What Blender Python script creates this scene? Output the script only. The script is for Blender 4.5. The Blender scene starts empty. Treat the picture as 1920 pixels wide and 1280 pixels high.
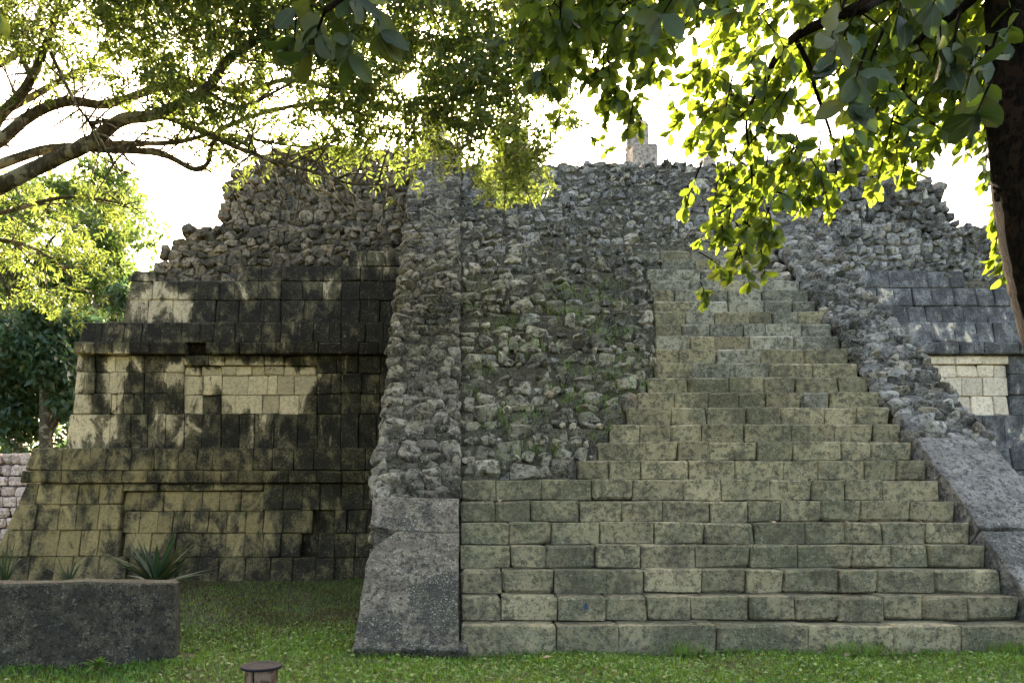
import bpy, bmesh, math, random
import numpy as np
from mathutils import Vector, Matrix

random.seed(7); rng = np.random.default_rng(7)
R = math.radians
scene = bpy.context.scene
C = scene.collection

# ------------------------------------------------------------------ camera, sky, sun, exposure
EYE, FPX, VX, VY = 1.51, 1350.0, 862.0, 950.0        # eye height, focal length (px of 1920), vanishing point
cam_d = bpy.data.cameras.new('camera'); cam = bpy.data.objects.new('camera', cam_d); C.objects.link(cam)
cam.location = (0, 0, EYE); cam.rotation_euler = (R(90), 0, 0)
cam_d.sensor_width = 36; cam_d.lens = FPX / 1920 * 36
cam_d.shift_x = (960 - VX) / 1920; cam_d.shift_y = (VY - 640) / 1920
cam_d.clip_start = 0.05; cam_d.clip_end = 20000
scene.camera = cam

SUN_AZ, SUN_EL = R(-3.9), R(30.4)                     # from +Y, and above the horizon
sdir = Vector((math.sin(SUN_AZ) * math.cos(SUN_EL), math.cos(SUN_AZ) * math.cos(SUN_EL), math.sin(SUN_EL)))
world = bpy.data.worlds.new('World'); scene.world = world; world.use_nodes = True
wn = world.node_tree.nodes; wl = world.node_tree.links
sky = wn.new('ShaderNodeTexSky'); sky.sky_type = 'NISHITA'; sky.sun_disc = False
sky.sun_elevation = SUN_EL; sky.sun_rotation = SUN_AZ
sky.air_density = 0.8; sky.dust_density = 5.0; sky.ozone_density = 1.2
wl.new(sky.outputs[0], wn['Background'].inputs['Color']); wn['Background'].inputs['Strength'].default_value = 0.13
sun_d = bpy.data.lights.new('sunlight', 'SUN'); sun_d.energy = 4.0; sun_d.angle = R(0.53); sun_d.color = (1, 0.94, 0.84)
sun_o = bpy.data.objects.new('sunlight', sun_d); C.objects.link(sun_o)
sun_o.rotation_euler = sdir.to_track_quat('Z', 'Y').to_euler()
scene.view_settings.view_transform = 'Standard'; scene.view_settings.look = 'None'
scene.view_settings.exposure = 3.0; scene.view_settings.gamma = 1
scene.view_settings.use_white_balance = True; scene.view_settings.white_balance_temperature = 8200; scene.view_settings.white_balance_tint = 10
scene.cycles.use_denoising = True; scene.cycles.sample_clamp_indirect = 4.0
scene.cycles.use_adaptive_sampling = True; scene.cycles.adaptive_threshold = 0.03
scene.cycles.max_bounces = 4; scene.cycles.diffuse_bounces = 3; scene.cycles.transmission_bounces = 3
scene.cycles.glossy_bounces = 2; scene.cycles.transparent_max_bounces = 6

# ------------------------------------------------------------------ helpers
def P(u, v, Y):
    """point at depth Y that the photograph shows at pixel u, v (used to measure)"""
    return Vector(((u - VX) * Y / FPX, Y, EYE - (v - VY) * Y / FPX))
def XZ(u, v, Y):
    return (u - VX) * Y / FPX, EYE - (v - VY) * Y / FPX

def tag(o, label=None, cat=None, group=None, kind=None):
    if label: o['label'] = label
    if cat: o['category'] = cat
    if group: o['group'] = group
    if kind: o['kind'] = kind
    return o
def link(name, me, parent=None):
    o = bpy.data.objects.new(name, me); C.objects.link(o)
    if parent is not None: o.parent = parent
    return o
def empty(name, loc=(0, 0, 0)):
    o = bpy.data.objects.new(name, None); C.objects.link(o); o.location = loc
    return o
def mesh(name, V, F, mat, smooth=False, rnd=None):
    me = bpy.data.meshes.new(name)
    me.from_pydata([tuple(v) for v in V] if not isinstance(V, np.ndarray) else V.tolist(), [], F if isinstance(F, list) else F.tolist())
    me.materials.append(mat)
    if smooth: me.polygons.foreach_set('use_smooth', np.ones(len(me.polygons), bool))
    if rnd is not None:
        a = me.attributes.new('rnd', 'FLOAT', 'FACE'); a.data.foreach_set('value', np.asarray(rnd, np.float32))
    me.update()
    return me
def local(o_parent, V):
    """world coordinates -> coordinates local to an unrotated parent"""
    L = o_parent.matrix_world.translation if o_parent else Vector()
    return V

# chamfered box topology
_corn = [(sx, sy, sz) for sx in (-1, 1) for sy in (-1, 1) for sz in (-1, 1)]
def _topo():
    idx = {}
    for i, c in enumerate(_corn):
        for a in range(3): idx[(c, a)] = i * 3 + a
    F = []
    for a in range(3):
        b, c = [(1, 2), (2, 0), (0, 1)][a]
        for s in (-1, 1):
            q = []
            for (p, r) in ((-1, -1), (1, -1), (1, 1), (-1, 1)):
                k = [0, 0, 0]; k[a] = s; k[b] = p; k[c] = r
                q.append(idx[(tuple(k), a)])
            F.append(q if s > 0 else q[::-1])
    pos = np.array([[c[k] * (1.0 if k == a else 0.8) for k in range(3)] for c in _corn for a in range(3)])
    for e in range(3):
        b, c = [x for x in range(3) if x != e]
        for sb in (-1, 1):
            for sc in (-1, 1):
                k1 = [0, 0, 0]; k1[e] = -1; k1[b] = sb; k1[c] = sc
                k2 = list(k1); k2[e] = 1
                F.append([idx[(tuple(k1), b)], idx[(tuple(k1), c)], idx[(tuple(k2), c)], idx[(tuple(k2), b)]])
    for c in _corn: F.append([idx[(c, 0)], idx[(c, 1)], idx[(c, 2)]])
    out = []
    for f in F:
        p = pos[f]; n = np.cross(p[1] - p[0], p[2] - p[0])
        out.append(f if np.dot(n, p.mean(0)) > 0 else f[::-1])
    return out
BOX_F = _topo()
def block_verts(dx, dy, dz, c=0.015, cj=0.5, chip=0.12, jit=0.006):
    """worn stone block centred on 0, size dx dy dz, uneven chamfer, now and then a broken corner"""
    V = []
    h = np.array([dx, dy, dz]) / 2
    for k in _corn:
        cc = c * (1 + cj * rng.uniform(-1, 1))
        if rng.random() < chip: cc = min(c * rng.uniform(2.5, 5), 0.3 * min(dx, dy, dz))
        j = rng.uniform(-jit, jit, 3)
        for a in range(3):
            p = np.array([k[i] * (h[i] - (0 if i == a else cc)) for i in range(3)]) + j
            V.append(p)
    return np.array(V)
def hexa(corners, c=0.02):
    """chamfered hexahedron from 8 corners in _corn order"""
    Q = np.array(corners, float); ctr = Q.mean(0); V = []
    def at(x, y, z):
        w = []
        for k in _corn:
            w.append((1 + k[0] * x) / 2 * (1 + k[1] * y) / 2 * (1 + k[2] * z) / 2)
        return np.array(w) @ Q
    sx = np.linalg.norm(Q[4] - Q[0]); sy = np.linalg.norm(Q[2] - Q[0]); sz = np.linalg.norm(Q[1] - Q[0])
    s = (2 * c / sx, 2 * c / sy, 2 * c / sz)
    for k in _corn:
        cj = rng.uniform(.4, 1.7) if rng.random() > .2 else rng.uniform(2, 3.4)
        for a in range(3):
            V.append(at(*[k[i] * (1 - (0 if i == a else s[i] * cj)) for i in range(3)]))
    return np.array(V)

# ------------------------------------------------------------------ materials
def N(nt, t, **kw):
    n = nt.nodes.new(t)
    for k, v in kw.items():
        if k.startswith('i_'):
            key = k[2:]
            key = int(key) if key.isdigit() else key
            n.inputs[key].default_value = v
        else: setattr(n, k, v)
    return n
def mixc(nt, fac, a, b, mode='MIX'):
    n = nt.nodes.new('ShaderNodeMix'); n.data_type = 'RGBA'; n.blend_type = mode; n.clamp_factor = True
    for sock, val in ((n.inputs[0], fac), (n.inputs[6], a), (n.inputs[7], b)):
        if hasattr(val, 'links'): nt.links.new(val, sock)
        elif isinstance(val, (tuple, list)): sock.default_value = (*val, 1) if len(val) == 3 else val
        else: sock.default_value = val
    return n.outputs[2]
def math_(nt, op, a, b=None, c=None, clamp=False):
    n = nt.nodes.new('ShaderNodeMath'); n.operation = op; n.use_clamp = clamp
    for i, v in enumerate((a, b, c)):
        if v is None: continue
        if hasattr(v, 'links'): nt.links.new(v, n.inputs[i])
        else: n.inputs[i].default_value = v
    return n.outputs[0]
def ramp(nt, v, lo, hi, a=0.0, b=1.0):
    n = nt.nodes.new('ShaderNodeMapRange'); n.interpolation_type = 'SMOOTHSTEP'
    nt.links.new(v, n.inputs[0]); n.inputs[1].default_value = lo; n.inputs[2].default_value = hi
    n.inputs[3].default_value = a; n.inputs[4].default_value = b
    return n.outputs[0]
def noise(nt, vec, scale, detail=6, rough=0.6, dist=0.0):
    n = nt.nodes.new('ShaderNodeTexNoise'); n.inputs['Scale'].default_value = scale
    n.inputs['Detail'].default_value = detail; n.inputs['Roughness'].default_value = rough; n.inputs['Distortion'].default_value = dist
    if vec is not None: nt.links.new(vec, n.inputs['Vector'])
    return n.outputs['Fac']
def new_mat(name):
    m = bpy.data.materials.new(name); m.use_nodes = True
    nt = m.node_tree
    return m, nt, nt.nodes['Principled BSDF']

def stone_mat(name, light, mid, dark, stain=(0.025, 0.024, 0.02), stain_amt=0.5, streak=False, use_clean=False, cream=(0.55, 0.47, 0.32),
              moss=(0.07, 0.085, 0.02), moss_amt=0.4, lichen=(0.45, 0.45, 0.40), lichen_amt=0.5, var=0.35, bump=0.6, scale=1.0, warm=(0.30, 0.17, 0.09), warm_amt=0.15, lump=0.9, soft=False, film=0.18):
    m, nt, bs = new_mat(name); L = nt.links
    geo = N(nt, 'ShaderNodeNewGeometry'); pos = geo.outputs['Position']
    oi = N(nt, 'ShaderNodeObjectInfo'); at = N(nt, 'ShaderNodeAttribute', attribute_name='rnd')
    rnd = math_(nt, 'FRACT', math_(nt, 'ADD', oi.outputs['Random'], at.outputs['Fac']))
    rnd2 = math_(nt, 'FRACT', math_(nt, 'MULTIPLY', rnd, 7.31))
    # each stone reads its own patch of the texture
    off = N(nt, 'ShaderNodeVectorMath', operation='MULTIPLY_ADD')
    cmb = N(nt, 'ShaderNodeCombineXYZ'); L.new(rnd, cmb.inputs[0]); L.new(rnd2, cmb.inputs[1]); L.new(rnd, cmb.inputs[2])
    L.new(cmb.outputs[0], off.inputs[0]); off.inputs[1].default_value = (13, 17, 11); L.new(pos, off.inputs[2])
    pv = off.outputs[0]
    nA = noise(nt, pos, 0.55 * scale, 2, 0.6)
    nB = noise(nt, pv, 3.2 * scale, 4, 0.65)
    nC = noise(nt, pv, 14 * scale, 3, 0.7)
    nD = noise(nt, pv, 65 * scale, 2, 0.7)
    col = mixc(nt, ramp(nt, nB, 0.40, 0.60), mid, light)
    col = mixc(nt, ramp(nt, nC, 0.48, 0.62), col, dark)
    col = mixc(nt, math_(nt, 'MULTIPLY', ramp(nt, nB, 0.56, 0.7), math_(nt, 'MULTIPLY', ramp(nt, rnd2, 0.55, 0.95), warm_amt * 2)), col, warm)
    # brightness per stone
    br = math_(nt, 'MULTIPLY_ADD', rnd, var * 2, 1 - var)
    bc = N(nt, 'ShaderNodeCombineColor'); [L.new(br, bc.inputs[i]) for i in range(3)]
    col = mixc(nt, 1.0, col, bc.outputs[0], 'MULTIPLY')
    # dark biological stain
    if streak:
        mp = N(nt, 'ShaderNodeMapping'); mp.inputs['Scale'].default_value = (2.4, 2.4, 1.15); L.new(pos, mp.inputs['Vector'])
        sn = noise(nt, mp.outputs[0], 0.9, 5, 0.66, 0.5)
    else:
        sn = math_(nt, 'MULTIPLY_ADD', noise(nt, pos, 2.1 * scale, 5, 0.7), 0.6, math_(nt, 'MULTIPLY', nA, 0.4))
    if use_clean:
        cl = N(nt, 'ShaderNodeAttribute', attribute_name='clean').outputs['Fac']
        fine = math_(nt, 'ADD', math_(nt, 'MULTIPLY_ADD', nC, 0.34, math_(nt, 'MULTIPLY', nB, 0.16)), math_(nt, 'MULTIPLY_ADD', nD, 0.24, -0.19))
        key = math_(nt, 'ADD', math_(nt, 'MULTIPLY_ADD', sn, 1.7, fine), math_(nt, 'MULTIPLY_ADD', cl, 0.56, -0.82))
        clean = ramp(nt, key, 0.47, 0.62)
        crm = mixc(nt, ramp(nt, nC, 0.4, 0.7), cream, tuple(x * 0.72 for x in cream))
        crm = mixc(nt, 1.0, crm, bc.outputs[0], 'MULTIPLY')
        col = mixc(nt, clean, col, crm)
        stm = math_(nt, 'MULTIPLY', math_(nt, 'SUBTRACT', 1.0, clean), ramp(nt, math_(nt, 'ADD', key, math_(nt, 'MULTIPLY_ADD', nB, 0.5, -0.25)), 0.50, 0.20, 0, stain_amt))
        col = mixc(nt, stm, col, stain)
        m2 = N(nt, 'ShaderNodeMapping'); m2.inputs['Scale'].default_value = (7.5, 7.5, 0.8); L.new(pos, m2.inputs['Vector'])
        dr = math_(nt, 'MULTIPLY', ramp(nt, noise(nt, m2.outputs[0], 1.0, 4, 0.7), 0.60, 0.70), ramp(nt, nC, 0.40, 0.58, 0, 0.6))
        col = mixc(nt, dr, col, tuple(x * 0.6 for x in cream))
    else:
        stm = ramp(nt, math_(nt, 'MULTIPLY_ADD', nC, 0.30, math_(nt, 'MULTIPLY_ADD', nD, 0.22, sn)), 0.69 if soft else 0.74, 0.84 if soft else 0.83, 0, stain_amt)
        col = mixc(nt, stm, col, stain)
    # moss on faces that look up, thin film elsewhere
    sx = N(nt, 'ShaderNodeSeparateXYZ'); L.new(geo.outputs['Normal'], sx.inputs[0])
    up = ramp(nt, sx.outputs[2], 0.2, 0.9, film, 1.0)
    mo = math_(nt, 'MULTIPLY', ramp(nt, math_(nt, 'ADD', nB, math_(nt, 'MULTIPLY', nA, 0.5)), 0.66, 0.92), math_(nt, 'MULTIPLY', up, moss_amt))
    col = mixc(nt, mo, col, moss)
    # pale lichen specks and dark pits
    nE = noise(nt, pv, 30 * scale, 2, 0.75)
    sp = math_(nt, 'MULTIPLY', math_(nt, 'MAXIMUM', ramp(nt, nD, 0.58, 0.66), ramp(nt, nE, 0.60, 0.66)), ramp(nt, nB, 0.38, 0.62, 0.25, 1.0))
    col = mixc(nt, math_(nt, 'MULTIPLY', sp, lichen_amt), col, lichen)
    vo = N(nt, 'ShaderNodeTexVoronoi'); vo.inputs['Scale'].default_value = 26 * scale; L.new(pv, vo.inputs['Vector'])
    pt = math_(nt, 'MULTIPLY', ramp(nt, vo.outputs['Distance'], 0.14, 0.30, 1, 0), ramp(nt, nC, 0.40, 0.55))
    dk = math_(nt, 'MAXIMUM', math_(nt, 'MULTIPLY', pt, 0.6), ramp(nt, nE, 0.40, 0.33, 0, 0.55))
    col = mixc(nt, dk, col, (0.035, 0.03, 0.022))
    L.new(col, bs.inputs['Base Color']); bs.inputs['Roughness'].default_value = 0.92; bs.inputs['Specular IOR Level'].default_value = 0.25
    h = math_(nt, 'ADD', math_(nt, 'MULTIPLY', nC, 0.6), math_(nt, 'MULTIPLY', nD, 0.28))
    h = math_(nt, 'SUBTRACT', h, math_(nt, 'MULTIPLY', pt, 0.35))
    h = math_(nt, 'ADD', h, math_(nt, 'MULTIPLY', nB, lump))
    bp = N(nt, 'ShaderNodeBump'); bp.inputs['Strength'].default_value = bump; bp.inputs['Distance'].default_value = 0.05
    L.new(h, bp.inputs['Height']); L.new(bp.outputs[0], bs.inputs['Normal'])
    return m

def leaf_mat(name, col, trans, fac=0.5, var=0.35, rough=0.45, yellow=(0.35, 0.30, 0.04), yamt=0.15, vein=False):
    m, nt, bs = new_mat(name); L = nt.links
    at = N(nt, 'ShaderNodeAttribute', attribute_name='rnd'); oi = N(nt, 'ShaderNodeObjectInfo')
    r = math_(nt, 'FRACT', math_(nt, 'ADD', at.outputs['Fac'], oi.outputs['Random']))
    r2 = math_(nt, 'FRACT', math_(nt, 'MULTIPLY', r, 5.17))
    br = math_(nt, 'MULTIPLY_ADD', r, var * 2, 1 - var)
    bc = N(nt, 'ShaderNodeCombineColor'); [L.new(br, bc.inputs[i]) for i in range(3)]
    yf = math_(nt, 'MULTIPLY', ramp(nt, r2, 0.6, 1.0), yamt * 2)
    c1 = mixc(nt, yf, mixc(nt, 1.0, col, bc.outputs[0], 'MULTIPLY'), tuple(x * 0.5 for x in yellow))
    c2 = mixc(nt, yf, mixc(nt, 1.0, trans, bc.outputs[0], 'MULTIPLY'), yellow)
    if vein:                                                # pale midrib, side veins and blemishes
        rib = N(nt, 'ShaderNodeAttribute', attribute_name='rib').outputs['Fac']; al = N(nt, 'ShaderNodeAttribute', attribute_name='along').outputs['Fac']
        sv = math_(nt, 'SINE', math_(nt, 'ADD', math_(nt, 'MULTIPLY', al, 48.0), math_(nt, 'MULTIPLY', rib, 14.0)))
        vf = math_(nt, 'MAXIMUM', ramp(nt, rib, 0.86, 0.96, 0, 0.7), ramp(nt, sv, 0.82, 0.98, 0, 0.3))
        bl = ramp(nt, noise(nt, N(nt, 'ShaderNodeTexCoord').outputs['Object'], 26, 3, 0.7), 0.60, 0.72, 0, 0.7)
        c1 = mixc(nt, vf, c1, tuple(min(1, x * 2.6) for x in col)); c1 = mixc(nt, bl, c1, (0.06, 0.05, 0.02))
        c2 = mixc(nt, vf, c2, tuple(x * 0.6 for x in trans)); c2 = mixc(nt, bl, c2, (0.10, 0.09, 0.02))
    L.new(c1, bs.inputs['Base Color']); bs.inputs['Roughness'].default_value = rough
    tr = N(nt, 'ShaderNodeBsdfTranslucent'); L.new(c2, tr.inputs['Color'])
    mx = N(nt, 'ShaderNodeMixShader'); mx.inputs[0].default_value = fac
    L.new(bs.outputs[0], mx.inputs[1]); L.new(tr.outputs[0], mx.inputs[2])
    L.new(mx.outputs[0], nt.nodes['Material Output'].inputs['Surface'])
    return m

def bark_mat(name, a, b, spots=None, scale=1.0, bump=0.8):
    m, nt, bs = new_mat(name); L = nt.links
    geo = N(nt, 'ShaderNodeNewGeometry'); pos = geo.outputs['Position']
    mp = N(nt, 'ShaderNodeMapping'); mp.inputs['Scale'].default_value = (1, 1, 0.45); L.new(pos, mp.inputs['Vector'])
    n1 = noise(nt, mp.outputs[0], 16 * scale, 8, 0.7); n2 = noise(nt, pos, 3.5 * scale, 5, 0.6); n3 = noise(nt, pos, 50 * scale, 4, 0.7)
    col = mixc(nt, ramp(nt, n1, 0.38, 0.62), a, b)
    if spots: col = mixc(nt, ramp(nt, math_(nt, 'MULTIPLY_ADD', n1, 0.3, n2), 0.66, 0.74, 0, 0.85), col, spots)
    L.new(col, bs.inputs['Base Color']); bs.inputs['Roughness'].default_value = 1.0; bs.inputs['Specular IOR Level'].default_value = 0.04
    bp = N(nt, 'ShaderNodeBump'); bp.inputs['Strength'].default_value = bump; bp.inputs['Distance'].default_value = 0.03
    L.new(math_(nt, 'ADD', n1, math_(nt, 'MULTIPLY', n3, 0.3)), bp.inputs['Height']); L.new(bp.outputs[0], bs.inputs['Normal'])
    return m

M = {}
M['step'] = stone_mat('step_stone', (0.415, 0.345, 0.205), (0.31, 0.26, 0.155), (0.20, 0.17, 0.105), stain=(0.06, 0.056, 0.04), stain_amt=0.72, soft=True, moss=(0.125, 0.13, 0.07), film=0.75, moss_amt=0.75, var=0.30,
                      lichen=(0.42, 0.42, 0.36), lichen_amt=0.5, warm=(0.36, 0.25, 0.14), warm_amt=0.12, bump=0.7)
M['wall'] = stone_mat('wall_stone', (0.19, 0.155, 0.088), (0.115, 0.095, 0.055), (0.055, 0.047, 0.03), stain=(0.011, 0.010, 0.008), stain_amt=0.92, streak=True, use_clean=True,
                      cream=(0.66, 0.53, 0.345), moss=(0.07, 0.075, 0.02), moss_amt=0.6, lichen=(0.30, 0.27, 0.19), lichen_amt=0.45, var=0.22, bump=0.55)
M['wall_grey'] = stone_mat('grey_wall_stone', (0.22, 0.22, 0.21), (0.15, 0.15, 0.145), (0.08, 0.08, 0.08), stain=(0.03, 0.03, 0.03), stain_amt=0.7, streak=True, use_clean=True,
                      cream=(0.72, 0.60, 0.44), moss_amt=0.3, lichen=(0.42, 0.42, 0.40), lichen_amt=0.4, var=0.2, bump=0.5)
M['wall_low'] = stone_mat('mossy_wall_stone', (0.185, 0.148, 0.074), (0.112, 0.092, 0.046), (0.05, 0.042, 0.024), stain=(0.012, 0.011, 0.008), stain_amt=0.92, streak=True, use_clean=True,
                      cream=(0.30, 0.23, 0.105), moss=(0.08, 0.075, 0.018), moss_amt=0.8, lichen=(0.34, 0.30, 0.2), lichen_amt=0.5, var=0.2, bump=0.55)
M['step_grey'] = stone_mat('grey_step_stone', (0.42, 0.385, 0.285), (0.295, 0.27, 0.195), (0.18, 0.165, 0.12), stain=(0.06, 0.058, 0.045), stain_amt=0.75, soft=True, moss=(0.13, 0.14, 0.09), film=0.7, moss_amt=0.65, var=0.36,
                      lichen=(0.6, 0.58, 0.52), lichen_amt=0.6, warm_amt=0.1, bump=0.7)
M['rubble'] = stone_mat('rubble_stone', (0.36, 0.325, 0.245), (0.23, 0.208, 0.155), (0.10, 0.092, 0.07), stain_amt=0.75, moss_amt=0.4, var=0.6,
                        lichen=(0.5, 0.48, 0.42), lichen_amt=0.6, warm=(0.33, 0.18, 0.09), warm_amt=0.35, bump=0.75, lump=0.25)
M['rubble_brown'] = stone_mat('brown_rubble_stone', (0.28, 0.22, 0.15), (0.17, 0.135, 0.09), (0.07, 0.058, 0.042), stain_amt=0.7, moss_amt=0.3, var=0.55,
                        lichen=(0.42, 0.36, 0.27), lichen_amt=0.5, warm=(0.33, 0.18, 0.09), warm_amt=0.35, bump=0.75, lump=0.25)
M['rubble_dark'] = stone_mat('dark_rubble_stone', (0.285, 0.252, 0.196), (0.175, 0.153, 0.118), (0.076, 0.067, 0.052), stain_amt=0.8, moss_amt=0.4, var=0.65,
                        lichen=(0.48, 0.46, 0.42), lichen_amt=0.7, warm=(0.30, 0.17, 0.09), warm_amt=0.2, bump=0.75, lump=0.25)
M['rubble_grey'] = stone_mat('grey_rubble_stone', (0.31, 0.293, 0.262), (0.20, 0.19, 0.17), (0.09, 0.086, 0.077), stain_amt=0.7, moss_amt=0.3, var=0.6,
                        lichen=(0.5, 0.49, 0.47), lichen_amt=0.6, warm=(0.30, 0.20, 0.13), warm_amt=0.15, bump=0.75, lump=0.25)
M['mortar'] = stone_mat('mortar_core', (0.16, 0.142, 0.10), (0.105, 0.094, 0.066), (0.05, 0.046, 0.034), stain_amt=0.5, moss_amt=0.3, var=0.0, bump=1.0, scale=1.6)
M['slab'] = stone_mat('balustrade_slab', (0.20, 0.172, 0.126), (0.126, 0.109, 0.081), (0.053, 0.046, 0.034), stain=(0.03, 0.03, 0.028), stain_amt=0.85, moss_amt=0.2, var=0.12,
                      lichen=(0.42, 0.41, 0.38), lichen_amt=0.8, bump=0.7, scale=1.2)
M['slab_light'] = stone_mat('pale_ramp_slab', (0.26, 0.25, 0.225), (0.175, 0.167, 0.15), (0.085, 0.08, 0.072), stain=(0.04, 0.04, 0.038), stain_amt=0.7, moss_amt=0.2, var=0.15,
                      lichen=(0.45, 0.44, 0.42), lichen_amt=0.7, bump=0.8, scale=1.1)
M['concrete'] = stone_mat('dark_concrete', (0.085, 0.068, 0.046), (0.048, 0.04, 0.028), (0.02, 0.017, 0.013), stain_amt=0.7, moss_amt=0.4, var=0.0, lichen=(0.26, 0.25, 0.22), lichen_amt=0.7, bump=0.6, scale=1.3)
M['pale'] = stone_mat('pale_wall_stone', (0.72, 0.58, 0.50), (0.62, 0.48, 0.40), (0.4, 0.3, 0.25), stain_amt=0.2, moss_amt=0.2, var=0.2, lichen_amt=0.2, bump=0.5)
M['pillar'] = stone_mat('pillar_stone', (0.40, 0.37, 0.33), (0.30, 0.27, 0.24), (0.2, 0.16, 0.13), stain_amt=0.3, moss_amt=0.1, var=0.1, lichen_amt=0.4, warm_amt=0.4, bump=0.5)
M['leaf_small'] = leaf_mat('narrow_leaf', (0.055, 0.082, 0.03), (0.20, 0.27, 0.05), 0.48, var=.5, yamt=0.15)
M['leaf_big'] = leaf_mat('broad_leaf', (0.04, 0.08, 0.018), (0.215, 0.295, 0.028), 0.5, var=0.5, rough=.4)
M['leaf_vein'] = leaf_mat('veined_broad_leaf', (0.04, 0.08, 0.018), (0.215, 0.295, 0.028), 0.5, var=0.5, rough=.4, vein=True)
M['leaf_far'] = leaf_mat('far_leaf', (0.045, 0.095, 0.03), (0.18, 0.28, 0.06), 0.45, yamt=.1)
M['leaf_dark'] = leaf_mat('undergrowth_leaf', (0.035, 0.075, 0.035), (0.10, 0.20, 0.07), 0.35)
M['blade'] = leaf_mat('palm_blade', (0.02, 0.048, 0.022), (0.04, 0.09, 0.025), 0.25, rough=0.6)
M['grass'] = leaf_mat('grass_blade', (0.105, 0.225, 0.028), (0.17, 0.32, 0.03), 0.35, var=.5, yamt=0.25)
M['weed'] = leaf_mat('ground_cover_leaf', (0.085, 0.20, 0.03), (0.12, 0.24, 0.03), 0.35)
M['bark_left'] = bark_mat('mottled_bark', (0.055, 0.045, 0.03), (0.13, 0.105, 0.07), (0.30, 0.26, 0.18))
M['leaf_shaded'] = leaf_mat('shade_darkened_leaf', (0.022, 0.04, 0.012), (0.05, 0.09, 0.012), 0.3, var=0.45, rough=.55, vein=True)  # near leaves: canopy shade put into a darker, less translucent colour
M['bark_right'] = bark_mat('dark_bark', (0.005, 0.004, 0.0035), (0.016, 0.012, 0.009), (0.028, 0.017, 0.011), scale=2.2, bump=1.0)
M['rust'] = bark_mat('rusty_metal', (0.09, 0.05, 0.028), (0.16, 0.095, 0.055), (0.24, 0.18, 0.13))
def plain(name, c, rough=0.6, metal=0.0):
    m, nt, bs = new_mat(name); L = nt.links
    n = noise(nt, N(nt, 'ShaderNodeNewGeometry').outputs['Position'], 30, 5, 0.7)
    L.new(mixc(nt, n, tuple(x * 0.7 for x in c), tuple(min(1, x * 1.3) for x in c)), bs.inputs['Base Color'])
    bs.inputs['Roughness'].default_value = rough; bs.inputs['Metallic'].default_value = metal; bs.inputs['Specular IOR Level'].default_value = 0.15
    return m
M['cap'] = plain('dark_cap', (0.014, 0.014, 0.018), 0.7)
M['black'] = plain('slot_dark', (0.01, 0.01, 0.01), 0.9)
def ground_mat():
    m, nt, bs = new_mat('mossy_ground'); L = nt.links
    pos = N(nt, 'ShaderNodeNewGeometry').outputs['Position']
    a = noise(nt, pos, 0.7, 6, 0.65); b = noise(nt, pos, 9, 7, 0.7); c = noise(nt, pos, 60, 4, 0.7)
    col = mixc(nt, ramp(nt, b, 0.4, 0.65), (0.055, 0.044, 0.012), (0.085, 0.088, 0.014))
    col = mixc(nt, ramp(nt, a, 0.42, 0.62), col, (0.05, 0.085, 0.018))
    col = mixc(nt, ramp(nt, c, 0.58, 0.72, 0, 0.6), col, (0.03, 0.024, 0.014))
    L.new(col, bs.inputs['Base Color']); bs.inputs['Roughness'].default_value = 0.95
    bp = N(nt, 'ShaderNodeBump'); bp.inputs['Strength'].default_value = 0.9; bp.inputs['Distance'].default_value = 0.06
    L.new(math_(nt, 'ADD', b, math_(nt, 'MULTIPLY', c, 0.4)), bp.inputs['Height']); L.new(bp.outputs[0], bs.inputs['Normal'])
    return m
M['ground'] = ground_mat()

# ------------------------------------------------------------------ sun in the sky, ground
def ground_z(x, y):
    return (0.035 * np.sin(x * 1.3 + 0.4) * np.cos(y * 1.1) + 0.02 * np.sin(x * 3.1 + y * 2.3)
            + 0.09 * np.clip((np.asarray(y) - 9.5) / 4.0, 0, 1) - 0.03)
gx = np.concatenate([[-6000, -600, -120, -40], np.arange(-20, 22.01, 0.3), [40, 120, 600, 6000]])
gy = np.concatenate([[-6000, -600, -80, -20, -6, 0, 3], np.arange(5, 18.01, 0.3), [24, 40, 90, 300, 1200, 6000]])
GX, GY = np.meshgrid(gx, gy); near = (np.abs(GX) < 25) & (GY > 3) & (GY < 25)
GZ = np.where(near, ground_z(GX, GY), 0.0)
V = np.stack([GX, GY, GZ], -1).reshape(-1, 3); nx = len(gx)
F = [[j * nx + i, j * nx + i + 1, (j + 1) * nx + i + 1, (j + 1) * nx + i] for j in range(len(gy) - 1) for i in range(nx - 1)]
tag(link('ground', mesh('ground', V, F, M['ground'], True)), 'mossy dark earth around the pyramid', kind='structure')

# ------------------------------------------------------------------ the pyramid
RS = TS = 0.265                       # riser and tread
D0 = 28.5 * TS                        # depth of the first riser
SW = 6.10                             # stair width, left edge at X = 0
CX = SW / 2                           # axis of symmetry
BW = 1.08                             # balustrade width
def Yn(n): return D0 + (n - 1) * TS
pyr = empty('temple_pyramid', (CX, 16, 0))
tag(pyr, 'ruined stepped stone pyramid with a broad central stairway', 'pyramid')
OFF = Vector((CX, 16, 0))
bpy.context.view_layer.update()
def part(name, V, F, mat, parent=pyr, smooth=False, rnd=None, center=True):
    """mesh from world coordinates, origin at its middle, under a part that itself is unrotated"""
    V = np.asarray(V, float)
    c = V.mean(0) if center else np.zeros(3)
    o = link(name, mesh(name, V - c, F, mat, smooth, rnd), parent)
    po = np.array(WORLD.get(parent.name, (0, 0, 0))) if parent is not None else np.zeros(3)
    o.location = Vector(c - po)
    WORLD[o.name] = tuple(c)
    return o
WORLD = {pyr.name: tuple(OFF)}

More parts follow.
